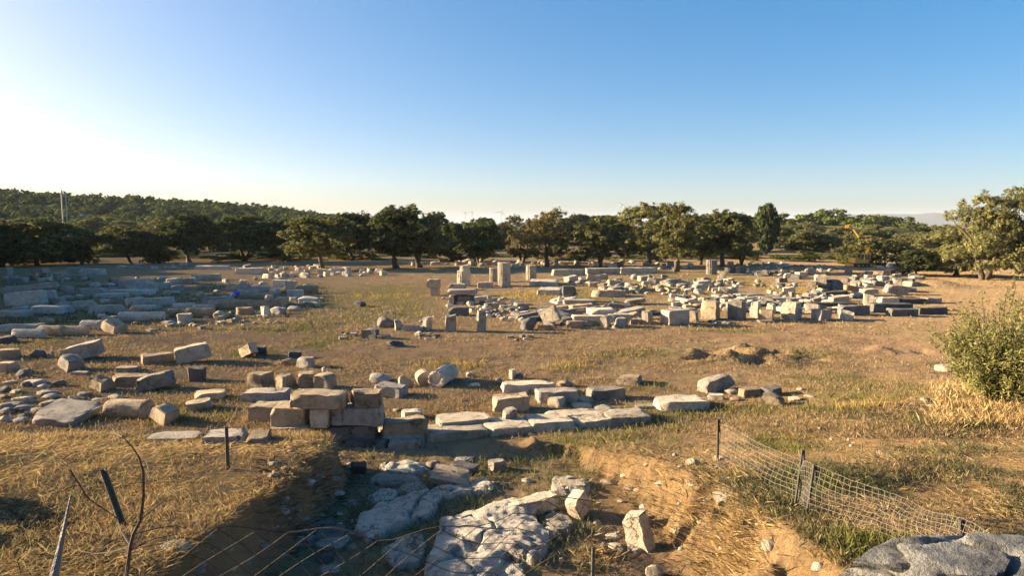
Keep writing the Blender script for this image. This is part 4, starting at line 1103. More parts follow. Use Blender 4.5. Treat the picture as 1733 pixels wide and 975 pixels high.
# --- temple area: stones standing in a row along the near side
for a in [
    ('r', 597, 621, 506, 520, 'd', 'dark rounded boulder alone in yellow grass, left of the temple', dict(dep=.6)),
    ('r', 630, 672, 526, 556, 'd', 'large dark egg-shaped boulder at the left end of the temple row', dict(dep=1.0)),
    ('b', 664, 682, 538, 560, 'g', 'squared block touching the egg-shaped boulder', dict(yaw=20, dep=.5)),
    ('s', 680, 716, 551, 561, 'g', 'low beam between the squared block and a lit post stone', dict(dep=.4)),
    ('b', 715, 730, 534, 561, 'p', 'slim lit post stone standing in the temple row', dict(yaw=-30, dep=.35)),
    ('b', 753, 772, 531, 562, 'g', 'upright slab with rounded corners standing before the bench-like wall', dict(yaw=6, dep=.3, cuts=0)),
    ('b', 806, 823, 522, 562, 'g', 'tallest thin round-topped stele of the temple row', dict(yaw=20, dep=.28, cuts=3)),
    ('b', 612, 641, 555, 574, 'd', 'dark weathered block lying before the egg-shaped boulder', dict(yaw=-14)),
    ('r', 651, 689, 570, 588, 'd', 'dark low boulder with a pale back, nearest of the temple stones', dict(dep=.5)),
    ('r', 701, 715, 556, 570, 'p', 'pale ring-like stone before the lit post stone', {}),
    ('r', 723, 746, 563, 571, 'd', 'flat dark stone beside the pale ring-like stone', {}),
    ('s', 636, 660, 566, 574, 'w', 'thin slab beside the dark weathered block', {}),
    ('c', 773, 796, 457, 485, 'p', 'thick fluted standing drum that carries a smaller broken drum', dict(cuts=1)),
    ('c', 842, 864, 443, 486, 'p', 'tallest fluted standing column stump, with a squared left side', dict(cuts=1)),
    ('c', 828, 843, 452, 477, 'p', 'standing stump touching the tallest column, lower and darker', dict(cuts=2)),
    ('c', 890, 908, 448, 474, 'p', 'short fluted standing drum beside a thin tree trunk', dict(cuts=0)),
    ('c', 1196, 1214, 439, 465, 'g', 'farthest fluted standing drum, grey with a rounded top', dict(cuts=1)),
    ('b', 723, 745, 474, 488, 'w', 'squared block set on another by the yellow grass, left of the columns', dict(D=at(734, 501).y, h=.55)),
    ('b', 728, 744, 486, 501, 'w', 'lower block of the pair left of the columns', {}),
    ('b', 760, 788, 479, 492, 'g', 'low wide block below the thick standing drum', {}),
    ('b', 758, 806, 491, 500, 'p', 'long flat coping stone of the bench-like wall', dict(D=at(782, 516).y, h=.28, dep=.8)),
    ('b', 760, 768, 498, 516, 'p', 'lit end stone under the coping of the bench-like wall', dict(dep=.5, cuts=0)),
    ('b', 768, 804, 499, 516, 'd', 'rubble core block under the coping of the bench-like wall', dict(dep=.5, cuts=3, rough=2)),
    ('b', 760, 793, 518, 535, 'd', 'dark block with a rounded top between the upright slab and the bench-like wall', {}),
    ('b', 808, 834, 476, 488, 'g', 'broken low block in front of the tallest column', {}),
    ('r', 879, 909, 529, 560, 'd', 'rough dark honeycombed boulder leaning in the temple row', dict(dep=.6)),
    ('b', 914, 948, 522, 552, 'p', 'pale slab leaning back like a lectern in the temple row', dict(yaw=-24, roll=-24, dep=.3)),
    ('b', 911, 936, 550, 560, 'w', 'low block at the foot of the leaning pale slab', {}),
    ('b', 952, 974, 486, 500, 'd', 'upper block of a two-block pier at the temple platform corner', dict(D=at(963, 511).y, h=.5)),
    ('b', 953, 974, 497, 511, 'g', 'lower block of the two-block pier at the temple platform corner', {}),
    ('r', 942, 956, 496, 514, 'p', 'pale broken stone leaning against the two-block pier', {}),
    ('s', 953, 1008, 507, 518, 'g', 'thin grey slab under the two-block pier', dict(dep=1.0)),
    ('s', 963, 1008, 514, 528, 'w', 'light-edged tilted slab below the two-block pier', dict(yaw=8, roll=-3)),
    ('s', 992, 1046, 519, 534, 'p', 'round-ended slab lying in the shaded rubble of the temple front', dict(yaw=12, dep=1.2)),
    ('b', 969, 1030, 532, 545, 'p', 'long foundation beam of the temple front, first length', dict(dep=.6, cuts=0)),
    ('b', 1030, 1086, 530, 542, 'p', 'long foundation beam of the temple front, second length', dict(dep=.6, cuts=0)),
    ('b', 959, 987, 541, 556, 'w', 'low tan block before the first foundation beam', {}),
    ('b', 1015, 1033, 533, 555, 'p', 'white splintered stump before the foundation beam', dict(yaw=-30, cuts=3)),
    ('b', 1040, 1063, 536, 555, 'g', 'grey block with a pale round edge before the foundation beam', dict(yaw=24)),
    ('b', 1084, 1108, 523, 550, 'p', 'brightly lit upright block at the end of the foundation beams', dict(yaw=-40, dep=.6, cuts=1)),
    ('b', 1121, 1168, 520, 552, 'g', 'largest dark hulking block of the row, with a narrow lit left side', dict(yaw=18, dep=.8, cuts=3)),
    ('b', 1160, 1184, 525, 546, 'w', 'small lit block squeezed between two large blocks of the row', dict(yaw=-30)),
    ('b', 1186, 1222, 506, 543, 'w', 'large block with a broad sunlit face and sloping top', dict(yaw=-32, dep=.7, cuts=2)),
    ('b', 1232, 1267, 506, 543, 'g', 'large block with a stepped shadow on its face, next after the broad sunlit one', dict(yaw=-36, dep=.7, cuts=1)),
    ('b', 1270, 1290, 508, 539, 'p', 'tall narrow block with a bright strip down its side', dict(yaw=-38, dep=.45, cuts=1)),
    ('b', 1297, 1316, 512, 532, 'p', 'round-shouldered pale block behind the small front block', dict(yaw=-34, dep=.5)),
    ('b', 1285, 1312, 521, 546, 'w', 'small flat-capped block standing in front of the row', dict(yaw=-26, dep=.4, cuts=1)),
    ('b', 1324, 1360, 508, 543, 'p', 'large cube-like block with a bright shoulder', dict(yaw=-40, dep=.7, cuts=2)),
    ('b', 1364, 1392, 512, 531, 'p', 'lit block with an overhanging edge behind the squat grey one', dict(yaw=-30)),
    ('b', 1377, 1410, 521, 544, 'g', 'squat grey block in shade at the end of the standing row', dict(yaw=20, dep=.6)),
    ('b', 1422, 1449, 525, 543, 'p', 'small tilted block apart from the row, with a bright front and a long shadow', dict(yaw=-24, roll=6, dep=.5)),
    ('b', 1215, 1230, 459, 473, 'p', 'white block with a dark round hole, below the farthest standing drum', dict(yaw=-20)),
    ('b', 1462, 1482, 496, 518, 'p', 'upright lit pier block on the shaded wall', dict(yaw=-22, dep=.5, cuts=0, D=at(1472, 522).y, h=.9)),
    ('s', 1460, 1484, 488, 497, 'p', 'flat cap stone on the upright lit pier block', dict(D=at(1472, 522).y, dep=.6, h=.2)),
    ('b', 1490, 1520, 502, 514, 'p', 'low lit block on the shaded wall beside the pier', {}),
    ('s', 1501, 1539, 483, 500, 'p', 'curved fragment like a piece of an arch, lying beyond the pier', dict(yaw=-10, roll=8, cuts=3)),
    ('b', 1563, 1592, 503, 513, 'p', 'pale block on the wall line close to the bush', {}),
    ('b', 1365, 1390, 483, 499, 'w', 'sunlit bottom block of the pyramid-shaped pile', dict(yaw=-30, D=at(1390, 500).y, dep=1.0, h=.8)),
    ('b', 1386, 1408, 482, 498, 'g', 'middle bottom block of the pyramid-shaped pile', dict(D=at(1390, 500).y + .5, dep=1.0, h=.75)),
    ('b', 1400, 1426, 479, 497, 'd', 'shaded end block of the pyramid-shaped pile', dict(yaw=12, D=at(1390, 500).y + .3, dep=1.0, h=.85)),
    ('b', 1378, 1404, 469, 484, 'p', 'top block of the pyramid-shaped pile, brightly lit on one side', dict(yaw=-24, D=at(1390, 500).y + .2, dep=.9, h=.65)),
    ('b', 1308, 1358, 502, 512, 'p', 'flat slab lying behind the large cube-like block', dict(dep=1.0)),
    ('b', 1245, 1290, 496, 507, 'g', 'flat slab lying behind the stepped-shadow block', dict(dep=1.0)),
    ('b', 1358, 1372, 495, 510, 'p', 'forked white stone near the foot of the pyramid-shaped pile', dict(yaw=-30, cuts=3)),
    ('b', 1328, 1338, 462, 471, 'p', 'small white cube far behind the row', {}),
    ('s', 1002, 1058, 490, 503, 'w', 'long slab with a lit edge before the shaded rubble heap', dict(dep=.8)),
    ('s', 1284, 1312, 541, 547, 'g', 'buried slab edge under the small flat-capped block', {}),
]: S(*a[:7], **a[7])
S('c', 778, 795, 448, 460, 'p', 'smaller broken drum set on top of the thick fluted drum', D=at(784, 485).y + .1, h=.45, cuts=3)
# platform steps and long walls
for a in [
    ('s', 897, 946, 469, 484, 'p', 'upper paving slab of the temple platform corner by the short drum', dict(dep=2.2, h=.35, cuts=0)),
    ('s', 908, 955, 481, 500, 'p', 'lower paving slab of the temple platform corner', dict(dep=2.0, h=.35, cuts=0, yaw=-8)),
    ('b', 935, 992, 455, 467, 'p', 'long white temple step, first length with the lit end', dict(dep=1.0, cuts=0, yaw=2)),
    ('b', 992, 1050, 453, 465, 'p', 'long white temple step, second length', dict(dep=1.0, cuts=0, yaw=2)),
    ('b', 1050, 1112, 452, 463, 'p', 'long white temple step, last length by the stout pale olive', dict(dep=1.0, cuts=0, yaw=2)),
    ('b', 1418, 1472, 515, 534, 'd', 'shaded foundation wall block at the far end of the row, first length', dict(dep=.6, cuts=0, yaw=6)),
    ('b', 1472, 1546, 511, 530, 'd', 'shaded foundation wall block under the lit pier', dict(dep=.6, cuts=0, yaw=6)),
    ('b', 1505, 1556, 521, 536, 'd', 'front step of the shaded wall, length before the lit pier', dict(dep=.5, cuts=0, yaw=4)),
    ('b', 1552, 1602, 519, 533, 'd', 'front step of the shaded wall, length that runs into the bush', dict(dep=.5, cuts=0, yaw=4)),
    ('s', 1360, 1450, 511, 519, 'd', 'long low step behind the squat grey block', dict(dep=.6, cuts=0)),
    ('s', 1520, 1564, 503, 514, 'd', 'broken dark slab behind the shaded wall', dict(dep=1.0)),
]: S(*a[:7], **a[7])

def rubble(n, boxes, tints, label, group, smin=3, smax=9, seed=1, flat=.7, kinds='rrrb', nm='rubble_stone', ct='rubble stone', **kw):
    rg = random.Random(seed)
    for k in range(n):
        x0, y0, x1, y1 = boxes[k % len(boxes)]
        px, py = rg.uniform(x0, x1), rg.uniform(y0, y1)
        s = rg.uniform(smin, smax); a = rg.uniform(.75, 1.4)
        S(rg.choice(kinds), px - s * a, px + s * a, py - s * flat * 1.3, py + s * flat * .35, rg.choice(tints), label, yaw=rg.uniform(-40, 40), group=group,
          roll=rg.uniform(-12, 12), name=(nm if True else None), cat=ct, **kw)
rubble(46, [(950, 505, 1120, 545), (1120, 500, 1300, 520), (1300, 498, 1450, 522), (820, 515, 950, 545)], 'pgwd', 'flat broken slab lying in the rubble of the temple floor', 'flat slabs of the temple floor', 11, 24, 16, flat=.30, kinds='s', nm='floor_slab', ct='floor slab')
rubble(120, [(960, 468, 1130, 500), (1130, 475, 1250, 500), (1000, 478, 1220, 496)], 'gpgw', 'grey stone of the long rubble heap inside the temple', 'rubble heap inside the temple', 5, 11, 2)
rubble(84, [(820, 520, 900, 545), (750, 505, 860, 530), (930, 535, 1090, 556)], 'pgwp', 'broken stone in the shaded rubble along the temple front', 'rubble along the temple front', 5, 11, 3)
rubble(14, [(1198, 539, 1240, 548)], 'gdg', 'round cobble at the feet of the two large sunlit blocks', 'cobbles at the feet of the large blocks', 4, 7, 4)
rubble(64, [(1150, 500, 1300, 530), (1300, 495, 1440, 520)], 'gpwg', 'loose block fragment lying behind the standing row', 'fragments behind the standing row', 5, 11, 5, kinds='rbs', nm='block_fragment', ct='block fragment')
rubble(64, [(1300, 498, 1450, 528), (1380, 468, 1560, 512), (1100, 505, 1300, 530)], 'pwgp', 'broken slab piece in the stone spread around the pyramid-shaped pile', 'broken pieces around the pyramid-shaped pile', 6, 14, 26, flat=.5, kinds='srb', nm='block_fragment', ct='block fragment')
rubble(80, [(1220, 460, 1380, 490), (1380, 462, 1560, 486)], 'pgwd', 'loose fragment lying in the grass at the far side of the temple', 'fragments at the far side of the temple', 4, 9, 6, kinds='rbs', nm='block_fragment', ct='block fragment')
rubble(90, [(862, 444, 1020, 454), (1030, 444, 1140, 455), (770, 442, 860, 450)], 'gpgp', 'stone of the far rubble bank under the olive row', 'far rubble bank under the olives', 3, 7, 7, flat=.8, nm='bank_stone', ct='stone')
rubble(90, [(1225, 446, 1330, 454), (1290, 448, 1430, 460), (1100, 448, 1170, 456)], 'pgp', 'pale stone of the far stone rows beyond the temple', 'far stone rows beyond the temple', 2.5, 6, 8, flat=.7, nm='bank_stone', ct='stone')
rubble(10, [(1490, 452, 1540, 456), (1640, 440, 1690, 450)], 'pw', 'pale block near the yellow excavator and the big right tree', 'far pale blocks under the trees', 4, 8, 9, nm='bank_stone', ct='stone')
rubble(22, [(570, 560, 600, 575), (690, 560, 760, 575), (860, 570, 900, 585), (560, 520, 760, 545)], 'gwdg', 'small stone lying in front of the temple row', 'small stones before the temple row', 3, 7, 10)

# --- shaded column field on the left
for a in [
    ('d', 200, 276, 526, 545, 'm', 'long fluted column length lying alone beyond the fragment row', dict(yaw=4)),
    ('d', 60, 106, 549, 569, 'w', 'fluted drum lying at the near edge, first of two in line', dict(yaw=-2)),
    ('d', 97, 146, 550, 569, 'w', 'fluted drum lying at the near edge, second of two in line', dict(yaw=-2)),
    ('d', 20, 72, 556, 573, 'm', 'half-buried drum in grass beside the dark corner boulder', dict(yaw=0)),
    ('r', -14, 26, 560, 583, 'd', 'dark corner boulder at the left edge, by the half-buried drum', dict(dep=.8)),
    ('d', 136, 172, 541, 558, 'm', 'drum lying behind the pair at the near edge', dict(yaw=-4)),
    ('b', 168, 210, 544, 566, 'w', 'tilted tan block propped beside the lying drums', dict(yaw=-24, roll=18)),
    ('r', 63, 90, 532, 550, 'w', 'pyramid-like tan stone on the near beams', {}),
    ('b', -5, 64, 546, 562, 'm', 'low beam running to the left edge below the pyramid-like stone', dict(dep=.7, yaw=8)),
    ('b', 8, 76, 492, 519, 'm', 'big pale slab-sided block leaning in shade at the far left', dict(yaw=-6, roll=-4, dep=.9)),
    ('s', 0, 90, 482, 497, 'm', 'flat slab lying across the top of the big pale leaning block', dict(D=at(45, 512).y + .3, yaw=10, dep=.8, h=.3, roll=-6)),
    ('b', 70, 92, 490, 512, 'm', 'upright block at the end of the big pale leaning block', dict(yaw=15)),
    ('r', 104, 126, 478, 502, 'm', 'tall egg-shaped stone standing in shade', {}),
    ('r', 103, 124, 497, 509, 'm', 'pale flat stone below the tall egg-shaped stone', {}),
    ('r', 124, 142, 496, 506, 'm', 'small pale cobble beside the tall egg-shaped stone', {}),
    ('b', 133, 176, 486, 503, 'm', 'pair-topped grey block in the shaded middle of the column field', dict(yaw=10)),
    ('b', 198, 242, 471, 495, 'm', 'pale heap-like block at the start of the long white beams', dict(yaw=-12, cuts=3)),
    ('b', 238, 284, 477, 490, 'm', 'long white beam in shade, nearest length', dict(yaw=22, dep=.5, cuts=0)),
    ('b', 280, 328, 469, 482, 'm', 'long white beam in shade, middle length', dict(yaw=22, dep=.5, cuts=0)),
    ('b', 324, 370, 463, 475, 'm', 'long white beam in shade, far length', dict(yaw=22, dep=.5, cuts=0)),
    ('s', 48, 112, 517, 533, 'm', 'broad flat paving slab in shade before the pale leaning block', dict(dep=.9)),
    ('s', -8, 46, 524, 539, 'm', 'dark flat slab at the left edge before the broad paving slab', dict(dep=.9)),
    ('s', 44, 74, 510, 523, 'm', 'thin stacked slab under the big pale leaning block', {}),
    ('s', 22, 46, 518, 525, 'm', 'thin flat piece beside the thin stacked slab', {}),
    ('b', 78, 106, 502, 515, 'm', 'grey wedge at the foot of the upright end block', {}),
    ('s', 120, 160, 508, 520, 'm', 'thin low beam crossing the shade, first piece', dict(yaw=8, dep=.4)),
    ('s', 150, 206, 514, 532, 'm', 'thin low beam crossing the shade, second piece', dict(yaw=14, dep=.4)),
    ('s', 210, 290, 502, 518, 'm', 'thin low beam crossing the shade, longest piece', dict(yaw=14, dep=.4)),
    ('s', 224, 270, 516, 524, 'm', 'pale thin slab near the lone fluted length', dict(dep=.5)),
    ('s', 160, 214, 496, 505, 'm', 'pale flat slab before the grey pair-topped block', dict(dep=.7)),
    ('s', 180, 256, 489, 500, 'm', 'long pale slab in front of the heap-like block', dict(dep=.7, yaw=8)),
    ('b', 174, 198, 534, 548, 'm', 'small grey block behind the tilted tan block', {}),
    ('d', 284, 320, 521, 538, 'w', 'short fluted drum, first in the front line of the column row', dict(yaw=3)),
    ('d', 315, 362, 520, 538, 'w', 'long fluted drum, second in the front line of the column row', dict(yaw=3)),
    ('d', 292, 328, 512, 525, 'm', 'drum behind the front line of the column row, at its left end', dict(yaw=3)),
    ('d', 326, 362, 514, 526, 'm', 'drum behind the front line of the column row, in its middle', dict(yaw=3)),
    ('d', 352, 420, 506, 524, 'w', 'longest fluted drum of the column row', dict(yaw=4)),
    ('d', 417, 468, 507, 524, 'w', 'fluted drum that ends the second line of the column row', dict(yaw=4)),
    ('b', 464, 487, 501, 519, 'w', 'squared end block after the column row', dict(yaw=-14)),
    ('r', 357, 386, 518, 540, 'w', 'lumpy stone at the end of the front drums', {}),
    ('r', 382, 400, 521, 538, 'w', 'round stone next to the lumpy one', {}),
    ('b', 395, 428, 518, 534, 'w', 'broken drum end lying before the second line', dict(yaw=30, cuts=3)),
    ('b', 440, 457, 516, 537, 'm', 'triangular upright splinter with a pinkish lit edge', dict(yaw=-40, cuts=3, dep=.4)),
    ('r', 454, 487, 513, 533, 'm', 'bulky pale lump of stone near the triangular splinter', dict(dep=.7)),
    ('r', 486, 510, 514, 528, 'm', 'bluish stone tipped on its side past the bulky lump', {}),
    ('b', 296, 324, 528, 548, 'm', 'white broken fragment with a hollow face before the front drums', dict(yaw=25, cuts=3)),
    ('r', 280, 298, 537, 552, 'm', 'pale small stone beside the white broken fragment', {}),
    ('d', 383, 422, 482, 494, 'm', 'drum lying in the third line, behind the blue sheet', dict(yaw=3)),
    ('d', 420, 458, 483, 494, 'm', 'drum lying in the third line, next to the yellow weed', dict(yaw=3)),
    ('d', 402, 436, 489, 500, 'm', 'short drum just above the blue sheet', dict(yaw=3)),
    ('d', 406, 462, 494, 507, 'w', 'long drum that starts at the blue sheet', dict(yaw=3)),
    ('b', 342, 394, 501, 514, 'm', 'low beam to the left of the blue sheet', dict(dep=.5)),
    ('r', 328, 345, 489, 504, 'm', 'bluish stone standing among the low beams', {}),
    ('b', 462, 484, 473, 486, 'm', 'grey block at the back of the column row', {}),
    ('b', 482, 502, 474, 493, 'm', 'squared block beside a leaning thin slab at the back', {}),
    ('d', 500, 537, 482, 497, 'w', 'drum with a round lid-like stone behind it, at the right end', dict(yaw=4)),
    ('r', 510, 536, 476, 488, 'd', 'dark lid-like round stone behind the right end drum', {}),
    ('b', 484, 512, 489, 503, 'm', 'grey block in shade below the right end drum', {}),
    ('r', 498, 540, 496, 516, 'm', 'lumpy boulder at the right end of the column field', dict(dep=.8)),
    ('r', 538, 552, 498, 510, 'w', 'small lit stone beyond the lumpy boulder at the right end', {}),
    ('b', 398, 446, 453, 464, 'm', 'long pale block with a dark slot, far back in the column field', dict(dep=.7, cuts=0)),
    ('c', 584, 594, 451, 468, 'm', 'slim upright stump at the end of the far low row of blocks', dict(cuts=2)),
    ('r', 498, 512, 449, 459, 'm', 'pale boulder under the wide forked olive', {}),
    ('b', 52, 82, 457, 469, 'm', 'pale wedge in deep shade near the far left trees', dict(yaw=-20, roll=-14)),
    ('b', 114, 136, 452, 466, 'm', 'pale cube in deep shade near the far left trees', dict(yaw=10)),
    ('b', 134, 174, 454, 466, 'm', 'long grey block beside the pale cube in deep shade', dict(yaw=4)),
    ('b', -6, 16, 452, 470, 'm', 'pale block in deep shade cut off by the left edge', {}),
    ('s', 80, 116, 461, 467, 'm', 'thin white slab between the wedge and the cube in deep shade', {}),
    ('s', 330, 388, 449, 456, 'm', 'long thin slab far back beneath the domed dark olive', dict(dep=.6)),
]: S(*a[:7], **a[7])
rubble(40, [(440, 460, 555, 471), (555, 458, 650, 468)], 'mpwp', 'small block of the low far row before the forked olive', 'low far row of small blocks', 4, 7, 11, kinds='bbr', flat=.8, nm='field_stone', ct='field stone')
rubble(76, [(225, 535, 350, 562), (350, 530, 480, 552), (480, 505, 545, 520)], 'mpwg', 'broken bit of stone along the near edge of the column field', 'broken bits along the column field', 3, 8, 12, nm='field_stone', ct='field stone')
rubble(110, [(140, 470, 330, 500), (290, 470, 480, 512), (90, 505, 300, 545), (0, 470, 140, 480)], 'mgmw', 'loose fragment in the shaded column field', 'loose fragments in the column field', 4, 10, 13, kinds='rrbsd', nm='field_stone', ct='field stone')
rubble(34, [(190, 449, 330, 456), (390, 450, 560, 457), (660, 446, 780, 450)], 'mgm', 'stone lying in tree shade along the far edge of the field', 'stones in tree shade along the far edge', 4, 8, 14, kinds='rbs', flat=.5, nm='field_stone', ct='field stone')
# ------------------------------------------------------------------ fences, posts, sapling
def wire_tubes(segs, rad, name, mat, parent=None, k=4):
    """many thin straight wires as one mesh"""
    A = np.array([s[0] for s in segs], float); B = np.array([s[1] for s in segs], float)
    t = B - A; t /= np.linalg.norm(t, axis=1)[:, None] + 1e-9
    ref = np.where(np.abs(t[:, 2:3]) < .8, np.array([[0, 0, 1.0]]), np.array([[1.0, 0, 0]]))
    u = np.cross(t, ref); u /= np.linalg.norm(u, axis=1)[:, None]; v = np.cross(t, u)
    Q = []
    for i in range(k):
        a0, a1 = 2 * math.pi * i / k, 2 * math.pi * (i + 1) / k
        d0 = (u * math.cos(a0) + v * math.sin(a0)) * rad; d1 = (u * math.cos(a1) + v * math.sin(a1)) * rad
        Q.append(np.stack([A + d0, A + d1, B + d1, B + d0], 1))
    return quads_obj(name, np.concatenate(Q), 4, mat, parent)

# wire fence on the right bank
fence = empty('wire_fence', (3.3, 9.0, 0), 'sagging wire mesh fence with thin iron posts on the straw bank beside the trench', 'fence')
def fpt(px, py, D): q = at(px, py, D); return Vector((q.x - 3.3, q.y - 9.0, q.z))
pA0, pA1 = fpt(1213, 806, 10.3), fpt(1215, 710, 10.3)
pB0, pB1 = fpt(1340, 888, 7.85), fpt(1358, 762, 8.0)
pC0, pC1 = fpt(1360, 897, 7.65), fpt(1378, 786, 7.75)
pD0, pD1 = fpt(1622, 945, 6.25), fpt(1626, 880, 6.25)
for a, b, r in ((pA0, pA1, .022), (pB0, pB1, .017), (pC0, pC1, .02), (pD0, pD1, .022)):
    d = (a - b).normalized()
    mb = MB().tube([a + d * .25, a.lerp(b, .5) + Vector((.006, 0, 0)), b], [r, r * .95, r * .9], 6)
    mb.box(b + Vector((r * 1.2, 0, -.10)), (r * .9, r * 1.6, .2))
    mb.build('post', M_RUST, fence)
# netting: top and bottom edges as polylines in the picture with depth
top = [fpt(1217, 718, 10.28), fpt(1270, 742, 9.4), fpt(1357, 780, 7.98), fpt(1377, 787, 7.72), fpt(1480, 827, 7.1), fpt(1560, 857, 6.65), fpt(1626, 882, 6.24), fpt(1700, 912, 5.9)]
bot = [fpt(1220, 772, 10.25), fpt(1268, 810, 9.35), fpt(1345, 852, 7.95), fpt(1367, 858, 7.7), fpt(1460, 893, 7.05), fpt(1540, 924, 6.6), fpt(1600, 946, 6.22), fpt(1690, 985, 5.88)]
def poly_at(P, t):
    f = t * (len(P) - 1); i = min(int(f), len(P) - 2); return P[i].lerp(P[i + 1], f - i)
segs = []; nu, nv = 66, 9
rg = random.Random(3)
grid = []
for i in range(nu):
    t = i / (nu - 1); a, b = poly_at(top, t), poly_at(bot, t)
    colm = []
    for j in range(nv):
        q = a.lerp(b, j / (nv - 1))
        q = q + Vector((0.02 * math.sin(t * 31 + j * .7), 0.03 * math.sin(t * 17 + j * .5), 0.018 * math.sin(t * 23) + .006 * rg.uniform(-1, 1)))
        colm.append(q)
    grid.append(colm)
for i in range(nu):
    for j in range(nv):
        if i + 1 < nu: segs.append((grid[i][j], grid[i + 1][j]))
        if j + 1 < nv: segs.append((grid[i][j], grid[i][j + 1]))
wire_tubes(segs, 0.0027, 'netting', M_GALV, fence)

# old chain link in front of the camera, sagging over the slope
link = empty('chain_link_fence', (0, 2.0, 2.4), 'old rusty chain link fence sagging across the dark bottom edge of the picture', 'fence')
def cl(u, v):
    # u along the fence in metres, v down from the sagging upper edge
    sag = 0.055 * math.sin(u * 2.3 + 1.0) + 0.03 * math.sin(u * 5.1 + v * 3) - .03 * u + .012 * math.sin(u * 19 + v * 11)
    return Vector((u + .014 * math.sin(v * 13 + u * 6), 2.02 + 0.16 * v + 0.05 * math.sin(u * 1.7) + .03 * math.sin(u * 7 + v * 5) - 2.0, 3.665 + sag - 0.92 * v - 2.4))
segs = []; c_ = 0.064
for i in range(-10, 2):
    for j in range(0, 15):
        u, v = i * 2 * c_ * .78 + (j % 2) * c_ * .78, j * c_ * .62
        if j + 1 < 15:
            for s in (-1, 1):
                segs.append((cl(u, v), cl(u + s * c_ * .78, v + c_ * .62)))
wire_tubes(segs, 0.0012, 'chain_mesh', M_OLDWIRE, link)
segs = [(cl(-1.05 + k * .05, -.005 + .008 * math.sin(k)), cl(-1.0 + k * .05, -.005 + .008 * math.sin(k + 1))) for k in range(26)]
wire_tubes(segs, 0.0014, 'tension_wire', M_OLDWIRE, link)
p = at(1003, 975, 1.9); q = at(1004, 926, 1.9)
MB().tube([Vector((p.x, -.1, -.35)), Vector((p.x, -.1, p.z - 2.4)), Vector((q.x, -.1, q.z - 2.4))], [.006, .006, .0055], 6).build('post', M_RUST, link)
p = at(878, 975, 2.1)
MB().tube([Vector((-1.75, .02, -.3)), Vector((-1.72, .02, 1.05))], .012, 6).build('post', M_RUST, link)

# posts on the left bank
q0, q1 = at(387, 824, 9.75), at(383, 722, 9.8)
MB().tube([q0 - Vector((0, 0, .3)), q0, q1], [.03, .03, .027], 6).build('iron_post', M_RUST)
tag(bpy.data.objects['iron_post'], 'straight dark iron post standing on the rim of the straw bank', 'post', kind='thing')
M_GREENPOST = plain_mat('weathered_green_paint', (0.055, 0.068, 0.055), .7, 0, 18, .5)
q0, q1 = at(214, 912, 7.15), at(172, 796, 7.3)
mb = MB(); d = (q1 - q0); L_ = d.length; rot = d.to_track_quat('Z', 'Y').to_matrix()
mid = q0.lerp(q1, .42)
mb.box(mid, (.046, .010, L_ * 1.16), rot); mb.box(mid + rot @ Vector((-.02, .026, 0)), (.010, .042, L_ * 1.16), rot)
mb.build('angle_iron_post', M_GREENPOST)
tag(bpy.data.objects['angle_iron_post'], 'leaning green-grey angle iron post on the left bank, behind the bare sapling', 'post', kind='thing')
q0, q1 = at(84, 1010, 3.0), at(120, 838, 3.15)
M_STAKE = plain_mat('grey_blue_stake', (0.085, 0.095, 0.11), .6, .1, 14, .5)
pts = [q0 - Vector((.05, 0, .7)), q0, q0.lerp(q1, .35), q0.lerp(q1, .62), q1]
MB().tube(pts, [.034, .03, .015, .009, .004], 7, wob=.08).build('pointed_stake', M_STAKE)
tag(bpy.data.objects['pointed_stake'], 'pointed grey-blue stake tapering upward, closest to the lower left corner', 'stake', kind='thing')

# bare sapling
sap = empty('bare_sapling', tuple(at(214, 985, 3.2)), 'thin leafless sapling curving up across the left bank', 'sapling')
o_ = Vector(sap.location)
line = [(210, 1040), (214, 975), (221, 925), (226, 905), (238, 880), (243, 840), (243, 800), (236, 775), (222, 755), (206, 738)]
P = [at(x, y, 3.2) - o_ for x, y in line]
P[0].z = gh(o_.x, o_.y) - o_.z - .05
MB().tube(P, [.011, .010, .009, .0085, .0075, .006, .005, .0042, .003, .002], 6, wob=.12).build('stem', M_TWIG, sap)
for pts in [[(226, 905), (262, 895), (300, 890), (332, 905)], [(221, 925), (190, 935), (160, 938), (130, 932)], [(242, 820), (252, 810), (251, 792), (246, 778)], [(238, 880), (275, 850), (290, 838)], [(224, 930), (262, 912), (300, 905)],
            [(118, 795), (150, 845), (205, 882)], [(208, 740), (196, 735), (190, 725)], [(221, 925), (205, 900), (200, 885)]]:
    Q = [at(x, y, 3.2 + .12 * i) - o_ for i, (x, y) in enumerate(pts)]
    MB().tube(Q, [(.0042 - .0009 * i) for i in range(len(Q))], 5).build('twig', M_TWIG, sap)

